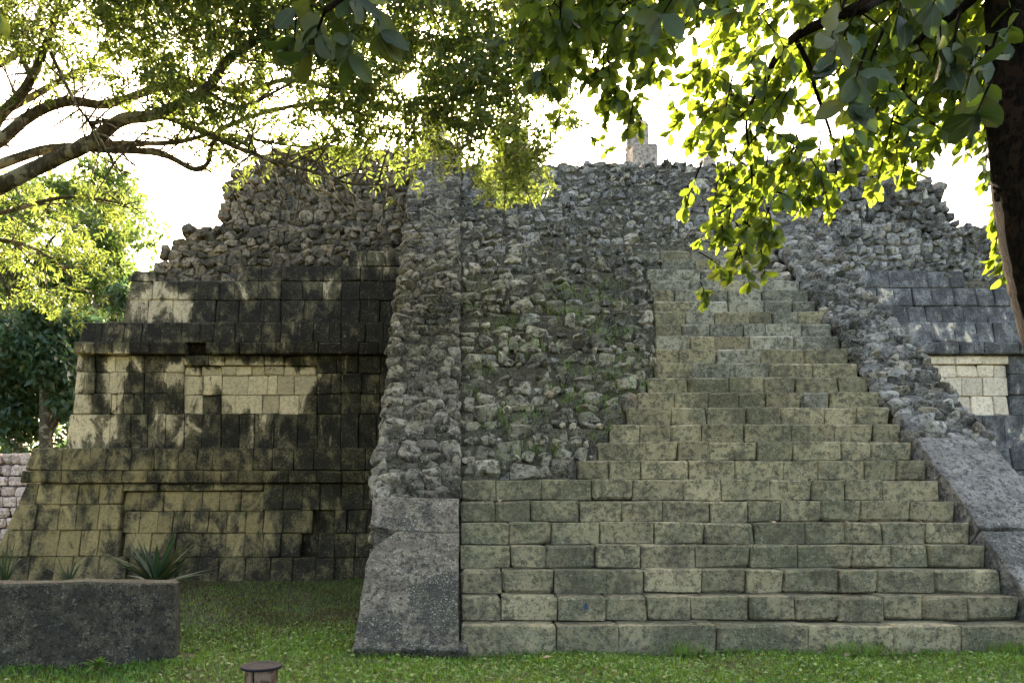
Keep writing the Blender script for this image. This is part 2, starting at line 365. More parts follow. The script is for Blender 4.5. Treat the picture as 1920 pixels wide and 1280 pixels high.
def prism_x(profile, x0, x1):
    """closed (Y,Z) profile extruded along X"""
    n = len(profile)
    V = [(x0, y, z) for y, z in profile] + [(x1, y, z) for y, z in profile]
    F = [list(range(n))[::-1], list(range(n, 2 * n))] + [[i, (i + 1) % n, n + (i + 1) % n, n + i] for i in range(n)]
    bm = bmesh.new(); vs = [bm.verts.new(v) for v in V]
    for f in F: bm.faces.new([vs[i] for i in f])
    bmesh.ops.recalc_face_normals(bm, faces=bm.faces)
    bmesh.ops.triangulate(bm, faces=[f for f in bm.faces if len(f.verts) > 4])
    V = [v.co[:] for v in bm.verts]; F = [[v.index for v in f.verts] for f in bm.faces]
    bm.verts.index_update(); F = [[v.index for v in f.verts] for f in bm.faces]
    bm.free()
    return V, F

# --- staircase core, stepped, just behind the stones
NT = 36
prof = [(D0 + 0.10, -0.3)]
for n in range(1, NT + 1):
    prof += [(Yn(n) + 0.10, (n - 1) * RS - 0.05 if n > 1 else -0.02), (Yn(n) + 0.10, n * RS - 0.05)]
prof += [(Yn(NT) + 2.5, NT * RS - 0.05), (Yn(NT) + 2.5, -0.3)]
V, F = prism_x(prof, -0.02, SW + 0.02)
stair = part('staircase', V, F, M['mortar'])

# --- dressed step blocks
left_px = {8: 1083, 9: 1122, 10: 1143, 11: 1175, 12: 1195, 13: 1215, 14: 1228, 15: 1230, 16: 1230, 17: 1230, 18: 1228, 19: 1226, 20: 1225, 21: 1220, 22: 1213, 23: 1240, 24: 1190}
right_gap = {22: 0.25, 23: 0.5, 24: 0.35}
step_left = {}
for n in range(1, 25):
    z_d = Yn(n)
    x = 0.012 if n not in left_px else (left_px[n] - VX) * z_d / FPX
    step_left[n] = x
    xe = SW - 0.012 - right_gap.get(n, 0) + (0.5 if n == 1 else 0)
    row_dz = rng.uniform(-0.008, 0.008)
    while x < xe - 0.02:
        w = rng.uniform(0.62, 1.05) if n == 1 else (rng.uniform(0.40, 0.66) if n < 14 else rng.uniform(0.36, 0.72))
        if xe - (x + w) < 0.28: w = xe - x
        g = rng.uniform(0.004, 0.016)
        h = RS - rng.uniform(0.0, 0.012); dpt = TS + 0.12
        if n == 1: h += 0.12
        bv = block_verts(w - g, dpt, h, c=0.008, chip=0.3, jit=0.008)
        a = rng.normal(0, 0.012); b = rng.normal(0, 0.006)
        rot = np.array([[math.cos(a), -math.sin(a), 0], [math.sin(a), math.cos(a), 0], [0, 0, 1]])
        bv = bv @ rot.T; bv[:, 2] += bv[:, 0] * b
        c = np.array([x + w / 2, z_d + dpt / 2 + rng.normal(0, 0.011), n * RS - h / 2 + row_dz + rng.normal(0, 0.004)])
        part('step_block', bv + c, BOX_F, M['step_grey' if rng.random() < np.interp(n, [11, 22], [0.0, 0.9]) else 'step'], stair)
        if n == 2 and x < (1097 - VX) * z_d / FPX < x + w:
            yf = (bv + c)[:, 1].min() - .003; px_, pz_ = XZ(1097, 1136, z_d)
            a_ = np.linspace(0, 2 * math.pi, 14)[:-1]; rr_ = rng.uniform(.5, 1.1, 13)
            ring = np.stack([px_ + np.cos(a_) * rr_ * .04, 0 * a_ + yf, pz_ + np.sin(a_) * rr_ * .055], 1)
            part('paint_mark', np.concatenate([ring, ring + [0, .002, 0]]), [list(range(13))] + [[i, (i + 1) % 13, 13 + (i + 1) % 13, 13 + i] for i in range(13)], plain('blue_paint', (0.05, 0.075, 0.12), .9), stair)
        x += w

# --- rubble stones: library of angular hulls
LIB = []
for i in range(22):
    bm = bmesh.new()
    k = 18
    pts = rng.normal(0, 1, (k, 3)); pts /= np.linalg.norm(pts, axis=1)[:, None]
    e = rng.uniform(0.5, 0.75)
    pts = np.sign(pts) * np.abs(pts) ** e; pts *= rng.uniform(0.9, 1.04, (k, 1))
    vs = [bm.verts.new(p) for p in pts]
    res = bmesh.ops.convex_hull(bm, input=vs)
    bmesh.ops.delete(bm, geom=[v for v in bm.verts if not v.link_faces], context='VERTS')
    bmesh.ops.dissolve_limit(bm, angle_limit=R(20), verts=list(bm.verts), edges=list(bm.edges))
    bmesh.ops.bevel(bm, geom=list(bm.edges), offset=0.16, segments=1, profile=0.5, affect='EDGES', clamp_overlap=True)
    bmesh.ops.triangulate(bm, faces=[f for f in bm.faces if len(f.verts) > 4])
    for v in bm.verts: v.co *= rng.uniform(0.97, 1.03)
    bm.normal_update(); bm.verts.index_update()
    A = np.array([v.co[:] for v in bm.verts]); A = (A - (A.max(0) + A.min(0)) / 2) / (A.max(0) - A.min(0))
    FF = [[v.index for v in f.verts] for f in bm.faces]
    bm.free(); LIB.append((A, FF))
STONES = []     # (position, size, rotation matrix, parent key, prominence)
def rot_e(ax, ay, az):
    return np.array(Matrix.Rotation(az, 3, 'Z') @ Matrix.Rotation(ay, 3, 'Y') @ Matrix.Rotation(ax, 3, 'X'))
def stone(pos, size, key, tilt=0.25, base=None, prom=1.0):
    r = rot_e(*rng.normal(0, tilt, 3))
    if base is not None: r = base @ r
    STONES.append((np.array(pos, float), np.array(size, float), r, key, prom))

# eroded left part of the stairs and the whole upper part
for n in range(8, NT + 1):
    x0 = 0.03; x1 = (step_left[n] - 0.03) if n in step_left else SW - 0.03
    Y = Yn(n)
    lump = 0.05 * math.sin(n * 1.7)
    x = x0
    while x < x1 - 0.04:
        big = rng.random()
        w = rng.uniform(0.20, 0.40) if big > 0.45 else rng.uniform(0.11, 0.2)
        if n > 25: w *= 0.85
        w = min(w, x1 - x + 0.02)
        h = min(RS * rng.uniform(0.6, 1.15), w * rng.uniform(0.7, 1.2)); h = max(h, 0.09)
        out = (rng.uniform(-0.04, 0.06) + lump * .6) if n < 25 else rng.uniform(-0.02, 0.03)
        zc = (n - 1) * RS + h / 2 + rng.uniform(-0.02, 0.03)
        stone((x + w / 2, Y + 0.14 - out, zc), (w * 1.08, rng.uniform(0.26, 0.36), h * 1.08), 'stair', 0.16 if n < 25 else .08, prom=1.2 if n < 22 else 0.8)
        if h < RS * 0.8:
            stone((x + w / 2 + rng.uniform(-.04, .04), Y + 0.17 - out, zc + h / 2 + 0.06), (w * rng.uniform(.7, 1), 0.26, RS - h + 0.05), 'stair', 0.2, prom=0.6)
        if rng.random() < 0.6:
            stone((x + rng.uniform(0, w), Y + 0.06 + rng.uniform(-.08, .08), n * RS + rng.uniform(-0.03, 0.03)), rng.uniform(0.06, 0.14, 3), 'stair', 0.6, prom=0.4)
        x += w
# earth and mortar bed the stones sit in
bv_, bf_ = [], []
for n in range(8, NT + 1):
    x0 = 0.0; x1 = (step_left[n] - 0.02) if n in step_left else SW
    k = len(bv_); m = max(2, int((x1 - x0) / .3))
    for i in range(m + 1):
        x = x0 + (x1 - x0) * i / m; yj = rng.uniform(-.03, .05); zj = rng.uniform(-.05, .02)
        bv_ += [(x, Yn(n) + .012 + yj, (n - 1) * RS - .06), (x, Yn(n) + .032 + yj, n * RS - .05 + zj), (x, Yn(n) + TS + .12, n * RS - .03 + zj)]
    for i in range(m):
        j = k + i * 3; bf_ += [[j, j + 3, j + 4, j + 1], [j + 1, j + 4, j + 5, j + 2]]
part('rubble_bed', bv_, bf_, M['mortar'])
# loose stones at the right end of the upper steps
for n in (22, 23, 24):
    stone((SW - 0.15, Yn(n) + 0.15, (n - .5) * RS), (0.3, 0.3, 0.26), 'stair', 0.2)

# --- balustrades: sloping faces either side of the stairs
slope = np.array([0, TS, RS]) / math.hypot(TS, RS); nrm = np.array([0, -RS, TS]) / math.hypot(TS, RS); nrm = -nrm if nrm[2] < 0 else nrm
SB = np.stack([np.array([1, 0, 0]), slope, nrm], 1)      # local x, along the slope, outward
def on_slope(x, n, out=0.0):
    """n steps up the nosing line, out metres off it"""
    return np.array([x, Yn(n), n * RS]) + nrm * out
STEPL = math.hypot(TS, RS)
bal = {}
for side, (xa, xb) in (('left', (-BW, 0.0)), ('right', (SW, SW + BW))):
    prof = []
    for n, o in ((0.0, -0.022), (NT - 0.5, -0.022)):
        p = on_slope(0, n, o); prof.append((p[1], p[2]))
    prof = [(prof[0][0] + 0.05, -0.3)] + [(prof[0][0] + 0.05, max(prof[0][1], 0.0))] + prof[1:] + [(Yn(NT) + 0.9, NT * RS - .1), (Yn(NT) + 0.9, -0.3)]
    V, F = prism_x(prof, xa + 0.07, xb - 0.012 if side == 'left' else xb - 0.07)
    if side == 'right': V = [(max(v[0], SW + 0.012), v[1], v[2]) for v in V]
    bal[side] = part('balustrade', V, F, M['mortar'])
def slab(side, pts, thick, out=0.05, c=0.02):
    """polygon (x, n) on the slope, extruded down the normal; uneven rim"""
    bm = bmesh.new()
    pq = []
    for i, (x, n) in enumerate(pts):
        x2, n2 = pts[(i + 1) % len(pts)]; m = max(1, int(math.hypot(x2 - x, (n2 - n) * STEPL) / .16))
        for k in range(m):
            t = k / m; jx, jn = (rng.normal(0, .007), rng.normal(0, .03)) if k else (0, 0)
            pq.append((x + (x2 - x) * t + (jx if not (side == 'left' and x > -.02) else -abs(jx)), n + (n2 - n) * t + jn))
    vs = [bm.verts.new(on_slope(x, n, out)) for x, n in pq]
    f = bm.faces.new(vs)
    r = bmesh.ops.extrude_face_region(bm, geom=[f])
    for v in [g for g in r['geom'] if isinstance(g, bmesh.types.BMVert)]: v.co -= Vector(nrm * thick)
    bmesh.ops.recalc_face_normals(bm, faces=bm.faces)
    bmesh.ops.bevel(bm, geom=list(bm.edges), offset=c, segments=2, profile=0.6, affect='EDGES', clamp_overlap=True)
    bm.verts.index_update()
    V = [v.co[:] for v in bm.verts]; F = [[v.index for v in f.verts] for f in bm.faces]; bm.free()
    return part('balustrade_slab', V, F, M['slab' if side == 'left' else 'slab_light'], bal[side])
slab('left', [(-1.08, 0.05), (-0.005, 0.05), (-0.005, 4.38), (-0.74, 4.42), (-0.86, 4.1), (-0.98, 3.75), (-1.05, 3.2)], 0.42, 0.08, 0.025)
slab('left', [(-1.06, 4.75), (-0.76, 4.48), (-0.005, 4.42), (-0.005, 5.92), (-0.6, 5.96), (-1.07, 5.93)], 0.40, 0.07, 0.022)
x0 = SW + 0.005; x1 = SW + 1.0
slab('right', [(x0, 0.0), (x1, 0.0), (x1, 4.42), (x0, 4.5)], 0.45, 0.06)
slab('right', [(x0, 4.56), (x1, 4.48), (x1 + .02, 7.0), (x0, 7.1)], 0.42, 0.08)
slab('right', [(x0 - .0, 7.16), (x1, 7.06), (x1 - .02, 9.1), (x0, 9.1)], 0.40, 0.05)
# plinth under the left balustrade
part('plinth', block_verts(1.22, 0.6, 0.30, 0.03) + np.array([-0.52, D0 + 0.15, -0.06]), BOX_F, M['slab'], bal['left'])
# rubble of the balustrades
for side in ('left', 'right'):
    s0 = 6.0 if side == 'left' else 9.15
    xa, xb = (-BW, 0.0) if side == 'left' else (SW, SW + BW)
    n = s0 + 0.2
    while n < NT:
        x = xa + rng.uniform(-0.05, 0.03)
        while x < xb - 0.05:
            w = rng.uniform(0.12, 0.34); w = min(w, xb - x + 0.01); l = rng.uniform(0.11, 0.22)
            edge = (x <= xa + 0.1) or (x + w > xb - 0.08)
            pz = rng.uniform(-0.03, 0.035) + (0.015 if edge else 0)
            p = on_slope(x + w / 2, n + rng.uniform(-.12, .12), -0.075 + pz)
            # courses lie level, so the stones show ledges
            stone(p, (w * 1.08, l * rng.uniform(.85, 1.15), rng.uniform(.2, .28)), side, 0.16, base=SB @ rot_e(rng.uniform(-.5, -.05), 0, 0), prom=1.0)
            x += w * 0.98
        n += 0.145 / STEPL
# rubble on the inner face of the right balustrade and outer face of the left one (side stones)
for side, x in (('left', -BW + 0.02), ('right', SW + BW - 0.02)):
    for k in range(150):
        n = rng.uniform(7 if side == 'left' else 9.3, NT); o = rng.uniform(0.0, 1.4)
        p = on_slope(x, n, 0) - np.array([0, 0, o])
        if p[2] < 0: continue
        stone(p, (0.22, rng.uniform(.18, .35), rng.uniform(.14, .24)), side, 0.25, prom=0.3)

# --- terraces. cores first
def frustum(name, xl0, xl1, y0, y1, z0, z1, back=30.0, mat='mortar', inset=0.12):
    """core of one tier, symmetric about CX"""
    a0, a1 = xl0 + inset, xl1 + inset; b0, b1 = 2 * CX - a0, 2 * CX - a1
    V = [(a0, y0 + inset, z0), (b0, y0 + inset, z0), (b0, back, z0), (a0, back, z0), (a1, y1 + inset, z1), (b1, y1 + inset, z1), (b1, back - (y1 - y0), z1), (a1, back - (y1 - y0), z1)]
    F = [[0, 3, 2, 1], [4, 5, 6, 7], [0, 1, 5, 4], [1, 2, 6, 5], [2, 3, 7, 6], [3, 0, 4, 7]]
    return part(name, V, F, M[mat])
T1 = frustum('lower_terrace', -9.45, -8.80, 14.25, 14.86, -0.3, 2.72, inset=0.26, mat='wall_low')
T2 = frustum('middle_terrace', -8.33, -8.08, 15.25, 15.42, 2.70, 5.45, inset=0.24, mat='wall')
T3 = frustum('upper_terrace', -7.46, -7.36, 15.95, 16.12, 5.44, 6.60)
T4 = frustum('rubble_terrace', -6.85, -6.0, 16.30, 16.62, 6.58, 7.78, mat='mortar', inset=0.035)
T5 = frustum('rubble_summit', -5.50, -4.5, 16.95, 17.15, 7.76, 9.40, mat='mortar', inset=0.035)

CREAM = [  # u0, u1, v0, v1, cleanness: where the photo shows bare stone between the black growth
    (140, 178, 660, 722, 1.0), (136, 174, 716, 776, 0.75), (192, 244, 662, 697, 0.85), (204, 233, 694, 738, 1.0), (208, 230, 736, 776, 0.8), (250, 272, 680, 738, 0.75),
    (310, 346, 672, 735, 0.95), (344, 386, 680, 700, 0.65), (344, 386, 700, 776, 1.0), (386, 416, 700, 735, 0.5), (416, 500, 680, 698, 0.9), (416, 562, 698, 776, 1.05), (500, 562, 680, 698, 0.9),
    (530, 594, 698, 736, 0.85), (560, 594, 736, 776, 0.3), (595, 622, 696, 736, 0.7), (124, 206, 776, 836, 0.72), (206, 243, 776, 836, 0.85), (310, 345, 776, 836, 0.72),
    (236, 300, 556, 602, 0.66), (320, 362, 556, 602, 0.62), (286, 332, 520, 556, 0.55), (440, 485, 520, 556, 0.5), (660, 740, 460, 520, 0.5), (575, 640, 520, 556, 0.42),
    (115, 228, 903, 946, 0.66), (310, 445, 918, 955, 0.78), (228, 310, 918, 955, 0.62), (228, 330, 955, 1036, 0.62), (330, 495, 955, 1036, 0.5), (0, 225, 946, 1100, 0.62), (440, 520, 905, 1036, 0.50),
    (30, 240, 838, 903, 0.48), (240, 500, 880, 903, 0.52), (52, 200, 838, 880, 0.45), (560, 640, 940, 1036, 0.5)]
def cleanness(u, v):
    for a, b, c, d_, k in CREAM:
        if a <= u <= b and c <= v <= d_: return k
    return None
GW = np.full((180, 210), 0.08); GW[110:, :130] = 0.22; GW[110:, :60] = 0.36; GW[:, 150:] = -0.12; GW[110:, 128:] = -0.05  # right part lowered: deep shade painted in along with the black growth
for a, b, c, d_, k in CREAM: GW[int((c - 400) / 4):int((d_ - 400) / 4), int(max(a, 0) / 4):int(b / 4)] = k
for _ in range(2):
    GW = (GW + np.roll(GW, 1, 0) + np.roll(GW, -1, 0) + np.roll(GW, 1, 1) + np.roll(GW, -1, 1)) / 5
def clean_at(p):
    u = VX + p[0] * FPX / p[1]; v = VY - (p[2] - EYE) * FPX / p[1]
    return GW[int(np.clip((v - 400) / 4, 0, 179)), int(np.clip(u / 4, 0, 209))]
def wall_row(us, v0, v1, Ya, Yb, parent, zlist=None, name='wall_block', proud=0.0, thick=0.28, mirror=False, mat='wall', default=(0.12, 0.30), cfun=None, gap=None, skip=(), lean=0.0):
    """one course: joints us (photo pixels at depth Y) between image rows v0 (top) and v1 (bottom); the face leans from Yb (bottom) to Ya (top)"""
    for i in range(len(us) - 1):
        u0, u1 = us[i], us[i + 1]
        if i in skip: continue
        g = rng.uniform(0.003, 0.010) if gap is None else gap
        o = proud + rng.normal(0, 0.013)
        xa0, zt = XZ(u0, v0, Ya); xa1, _ = XZ(u1, v0, Ya); xb0, zb = XZ(u0, v1, Yb); xb1, _ = XZ(u1, v1, Yb)
        # joints stand upright: take X from mid-height, unless it is the sloping corner
        xm0 = (xa0 + xb0) / 2; xm1 = (xa1 + xb1) / 2
        X0t = X0b = xm0; X1t = X1b = xm1
        if zlist: zt, zb = zlist
        js = lambda: rng.uniform(-0.008, 0.008)
        def pt(x, top, back):
            y = (Ya if top else Yb) - o; z = (zt - g / 2) if top else (zb + g / 2)
            return np.array([x + js(), y + (thick if back else 0) + js() * .6, z + js() * .6])
        q = []
        for (sx, sy, sz) in _corn:
            x = (X0t + g / 2) if sx < 0 else (X1t - g / 2)
            if i == 0 and sx < 0 and not mirror == 'nocorner':
                x += lean * sz
            q.append(pt(x, sz > 0, sy > 0))
        if mirror is True:
            q2 = [None] * 8
            for k, cidx in enumerate(_corn):
                j = _corn.index((-cidx[0], cidx[1], cidx[2])); p = q[j].copy(); p[0] = 2 * CX - p[0]; q2[k] = p
            q = q2
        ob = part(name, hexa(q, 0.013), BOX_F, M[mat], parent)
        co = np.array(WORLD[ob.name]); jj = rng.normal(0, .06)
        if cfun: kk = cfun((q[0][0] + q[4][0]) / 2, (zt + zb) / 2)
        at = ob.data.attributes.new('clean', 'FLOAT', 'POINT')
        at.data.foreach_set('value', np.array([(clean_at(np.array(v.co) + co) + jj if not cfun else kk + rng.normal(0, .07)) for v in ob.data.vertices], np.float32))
def Zc(us): return [u / 2.977 for u in us]
def fill(us, end, w=(32, 46)):
    us = list(us)
    while us[-1] < end - 12:
        s = rng.uniform(*w)
        if end - us[-1] - s < 18: s = end - us[-1]
        us.append(us[-1] + s)
    return us
EDGE = 762
# lower terrace, left wing (sloping face 14.25 at the foot to 14.80 under the cornice)
def y1(z): return 14.27 + 0.27 * z
def vz(z, Y): return VY - (z - EYE) * FPX / Y
def row_z(us, z0, z1, ya, parent, **kw):
    if parent is T1: kw.setdefault('mat', 'wall_low')
    if us[0] < 260 and us[0] != 232 and us[0] != 231: kw['lean'] = (.28 if parent is T1 else .1) * (z1 - z0) / 2
    Yb, Yt = ya(z0), ya(z1)
    wall_row(us, vz(z1, Yt), vz(z0, Yb), Yt, Yb, parent, zlist=(z1, z0), **kw)
c1 = lambda z: VX + (-9.47 + 0.28 * z) * FPX / y1(z)      # pixel of the left corner
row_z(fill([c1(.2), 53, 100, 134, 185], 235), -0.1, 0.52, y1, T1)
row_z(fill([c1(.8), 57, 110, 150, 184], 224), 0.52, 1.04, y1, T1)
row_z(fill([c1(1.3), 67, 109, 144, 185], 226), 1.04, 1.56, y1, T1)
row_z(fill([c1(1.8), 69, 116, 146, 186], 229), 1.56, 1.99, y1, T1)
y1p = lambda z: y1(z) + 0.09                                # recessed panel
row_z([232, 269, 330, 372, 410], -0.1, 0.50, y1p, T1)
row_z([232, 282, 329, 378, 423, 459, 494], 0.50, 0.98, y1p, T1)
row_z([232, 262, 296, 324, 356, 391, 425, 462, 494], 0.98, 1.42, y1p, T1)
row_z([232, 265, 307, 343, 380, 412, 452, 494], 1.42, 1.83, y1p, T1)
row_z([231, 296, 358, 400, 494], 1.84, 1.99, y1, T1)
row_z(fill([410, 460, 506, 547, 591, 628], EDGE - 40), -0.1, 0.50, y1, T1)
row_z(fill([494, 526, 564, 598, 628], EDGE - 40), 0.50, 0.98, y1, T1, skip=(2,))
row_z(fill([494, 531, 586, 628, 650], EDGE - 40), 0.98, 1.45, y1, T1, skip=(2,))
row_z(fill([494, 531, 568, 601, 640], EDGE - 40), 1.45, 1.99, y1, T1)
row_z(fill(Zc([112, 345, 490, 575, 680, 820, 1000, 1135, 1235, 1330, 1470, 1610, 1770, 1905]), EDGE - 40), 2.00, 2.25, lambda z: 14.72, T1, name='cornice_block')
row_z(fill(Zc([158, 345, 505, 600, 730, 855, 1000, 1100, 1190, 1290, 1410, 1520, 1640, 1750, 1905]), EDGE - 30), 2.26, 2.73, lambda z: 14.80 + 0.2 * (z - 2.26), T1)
# middle terrace, left wing
y2 = lambda z: 15.25 + 0.06 * (z - 2.7)
y2p = lambda z: y2(z) + 0.07
row_z(fill(Zc([375, 615, 730, 825, 925, 1030, 1130, 1235, 1335, 1420, 1530, 1665, 1775, 1905]), EDGE - 20), 2.72, 3.48, y2, T2)
row_z(Zc([415, 515, 620, 655, 690, 750, 805, 925, 1020]), 3.48, 3.92, y2, T2)
row_z(Zc([425, 530, 610, 695, 805, 930, 1022]), 3.92, 4.38, y2, T2)
row_z(Zc([430, 530, 580, 645, 725, 805, 925, 1025]), 4.38, 4.74, y2, T2)
row_z(Zc([1024, 1130, 1235, 1315, 1465, 1560, 1670, 1768]), 3.48, 3.90, y2p, T2)
row_z(Zc([1026, 1135, 1240, 1385, 1495, 1550, 1645, 1768]), 3.90, 4.32, y2p, T2)
row_z(Zc([1030, 1125, 1240, 1320, 1405, 1480, 1585, 1670, 1765]), 4.32, 4.52, y2p, T2)
row_z(Zc([1026, 1165, 1255, 1385, 1475, 1585, 1695, 1770]), 4.53, 4.74, y2, T2)
row_z(fill(Zc([1770, 1905]), EDGE - 15), 3.48, 3.92, y2, T2)
row_z(fill(Zc([1770, 1850, 1905]), EDGE - 15), 3.92, 4.36, y2, T2)
row_z(fill(Zc([1770, 1880]), EDGE - 15), 4.36, 4.74, y2, T2)
row_z(fill(Zc([412, 530, 625, 725, 830, 1030, 1150, 1225, 1335, 1460, 1590, 1775, 1905]), EDGE - 10), 4.75, 5.00, lambda z: 15.23, T2, name='cornice_block', skip=(5,))
row_z(fill(Zc([455, 575, 690, 790, 900, 1015, 1115, 1200, 1310, 1460, 1570, 1750, 1840, 1905]), EDGE - 5), 5.01, 5.47, lambda z: 15.36 + 0.2 * (z - 5), T2)
# upper terrace, left wing
y3 = lambda z: 15.95 + 0.16 * (z - 5.45)
row_z(fill(Zc([697, 825, 960, 1075, 1200, 1330, 1455, 1565, 1695, 1830, 1905]), EDGE), 5.46, 6.12, y3, T3)
row_z(fill(Zc([720, 850, 1000, 1090, 1225, 1310, 1445, 1570, 1690, 1800, 1905]), EDGE), 6.12, 6.56, y3, T3)
row_z(Zc([732, 868]), 6.56, 6.80, y3, T3)
row_z(fill(Zc([1355, 1460, 1575, 1665, 1805, 1905]), EDGE), 6.57, 6.92, lambda z: y3(z) + 0.02, T3)
row_z(fill([655], EDGE), 6.93, 7.30, lambda z: y3(z) + 0.04, T3)
# right wing: its own joints
def right_row(x0, x1, z0, z1, yf, parent, name='wall_block', w=(0.34, 0.52), k=(0.1, 0.32), mat='wall_grey', chosen=None):
    xs = [x0]
    while xs[-1] < x1 - 0.05:
        s = rng.uniform(*w)
        if x1 - xs[-1] - s < 0.2: s = x1 - xs[-1]
        xs.append(xs[-1] + s)
    Yt, Yb = yf(z1), yf(z0); Ym = (Yt + Yb) / 2
    wall_row([VX + x * FPX / Ym for x in xs], 0, 1, Yt, Yb, parent, zlist=(z1, z0), name=name, mirror='right', mat=mat,
             cfun=(lambda x, z: rng.uniform(*k)) if chosen is None else chosen)
XR = 2 * CX + 8.05
xin = SW + BW - 0.25
for z0, z1 in ((0.98, 1.45), (1.45, 1.99)): right_row(xin + 1.5, XR + 1, z0, z1, y1, T1)
right_row(xin + 1, XR + .9, 2.00, 2.25, lambda z: 14.72, T1, 'cornice_block', (0.5, 0.8))
right_row(xin + 1, XR + .8, 2.26, 2.73, lambda z: 14.80 + 0.2 * (z - 2.26), T1)
right_row(xin + .6, XR + .1, 2.72, 3.46, y2, T2, k=(0.15, 0.42))
PX1 = 11.72
pale = lambda x, z: 1.25
right_row(xin + .5, PX1, 3.46, 3.88, y2p, T2, chosen=pale, w=(0.38, 0.5))
right_row(xin + .4, PX1, 3.88, 4.28, y2p, T2, chosen=pale, w=(0.34, 0.5))
right_row(xin + .3, PX1, 4.28, 4.55, y2p, T2, chosen=pale, w=(0.34, 0.5))
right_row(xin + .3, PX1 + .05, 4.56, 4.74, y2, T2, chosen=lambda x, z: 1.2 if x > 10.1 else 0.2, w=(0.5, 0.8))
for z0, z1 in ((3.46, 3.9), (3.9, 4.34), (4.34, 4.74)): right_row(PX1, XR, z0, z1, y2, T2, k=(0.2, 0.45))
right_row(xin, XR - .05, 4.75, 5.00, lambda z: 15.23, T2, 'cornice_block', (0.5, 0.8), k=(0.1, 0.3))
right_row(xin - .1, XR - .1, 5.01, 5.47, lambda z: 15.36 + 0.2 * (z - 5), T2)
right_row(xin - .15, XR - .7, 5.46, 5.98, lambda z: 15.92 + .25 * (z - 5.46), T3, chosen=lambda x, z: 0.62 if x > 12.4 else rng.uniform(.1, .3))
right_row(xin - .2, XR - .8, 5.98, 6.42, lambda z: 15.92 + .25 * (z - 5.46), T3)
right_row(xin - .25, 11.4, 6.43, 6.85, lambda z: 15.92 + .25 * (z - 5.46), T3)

# --- rubble tiers
def rubble_face(key, outline_l, x_end, z0, z1, yf, mirror=False, smin=0.16, smax=0.34, top=None):
    z = z0
    while z < z1:
        rh = rng.uniform(0.17, 0.26)
        xl = np.interp(z, [p[1] for p in outline_l], [p[0] for p in outline_l]) + rng.uniform(-0.05, 0.05)
        x = xl
        while x < x_end:
            w = rng.uniform(smin, smax); h = rh * rng.uniform(0.8, 1.2)
            zz = z + h / 2 + rng.uniform(-.04, .04)
            lim = z1 if top is None else np.interp(x, [p[0] for p in top], [p[1] for p in top])
            if key == 't4' and ((x > -4.9 and zz < 6.98) or (x > -2.5 and zz < 7.36)) and not mirror: lim = -1
            if zz < lim:
                X = x + w / 2
                if mirror: X = 2 * CX - X
                stone((X, yf(zz) + .10 + rng.uniform(-0.035, 0.035), zz), (w * 1.1, rng.uniform(.28, .34), h * 1.14), key, 0.12, prom=1.1)
                if x < xl + 0.5:   # the flank
                    for q in range(3):
                        stone((X + (0.1 if not mirror else -0.1), yf(zz) + 0.3 * (q + 1), zz), (0.3, w * 1.1, h * 1.05), key, 0.2, prom=0.2)
            x += w
        z += rh * 0.86
y4 = lambda z: 16.30 + 0.25 * (z - 6.6); y5 = lambda z: 16.95 + 0.12 * (z - 7.9)
rubble_face('t4', [(-7.02, 6.6), (-6.85, 7.2), (-6.55, 7.7), (-6.2, 8.0)], -0.95, 6.55, 8.05, y4, top=[(-7, 7.3), (-6.5, 7.75), (-6, 7.95), (-1, 8.05)])
rubble_face('t5', [(-5.72, 7.9), (-5.62, 9.0), (-5.50, 9.4), (-5.1, 9.6), (-4.7, 10.0)], -0.95, 7.9, 10.25, y5, top=[(-5.7, 9.45), (-5.2, 9.75), (-4.7, 10.0), (-3, 10.1), (-1, 10.12)])
rubble_face('t4', [(-7.1, 6.6), (-6.95, 7.2), (-6.6, 7.7), (-6.2, 8.0)], -0.95, 6.42, 8.05, y4, mirror=True, top=[(-7.4, 6.9), (-7, 7.4), (-6.5, 7.8), (-6, 8.0), (-1, 8.0)])
rubble_face('t5', [(-5.7, 7.9), (-5.5, 8.6), (-5.40, 9.2), (-4.6, 9.6), (-3.6, 10.1)], -0.95, 7.9, 10.05, y5, mirror=True, top=[(-5.7, 9.0), (-5.0, 9.4), (-4.3, 9.75), (-3.4, 9.85), (-1, 9.7)])
# loose stones on top of the rubble terraces
for k in range(240):
    for mir in (False, True):
        if rng.random() < .5: X, Y_, Z_ = rng.uniform(-6.3, -5.3), rng.uniform(16.55, 18.5), 7.84
        else: X, Y_, Z_ = rng.uniform(-4.9, -1), rng.uniform(17.05, 18.5), 9.5 + (.45 if X > -4.2 else .1) * (not mir)
        sz = rng.uniform(.14, .32)
        stone((2 * CX - X if mir else X, Y_, Z_ + rng.uniform(-.05, .06)), (sz, sz, sz * .8), 't4' if Z_ < 9 else 't5', .4, prom=.3)
# rim of the summit above the stairs, and the piers that end the balustrades
for k in range(46):
    x = rng.uniform(0, SW)
    stone((x, Yn(NT) + 0.2 + rng.uniform(0, .5), NT * RS + rng.uniform(-.05, .06)), (rng.uniform(.15, .4), .4, rng.uniform(.1, .2)), 'stair', 0.15, prom=.7)
for side, xa in (('left', -BW), ('right', SW)):
    for zz in np.arange(9.3, 10.02 if side == 'left' else 9.6, 0.17):
        x = xa
        while x < xa + BW:
            w = rng.uniform(.18, .4); w = min(w, xa + BW + .05 - x)
            for q in range(3):
                stone((x + w / 2, 16.95 + q * .32, zz), (w * 1.05, .36, .2), side, .12, prom=.9 if q == 0 else .2)
            x += w * .98
    part('pier_core', block_verts(BW - .16, 1.0, .9 if side == 'left' else .5) + np.array([xa + BW / 2, 17.4, 9.4 if side == 'left' else 9.2]), BOX_F, M['mortar'], bal[side])

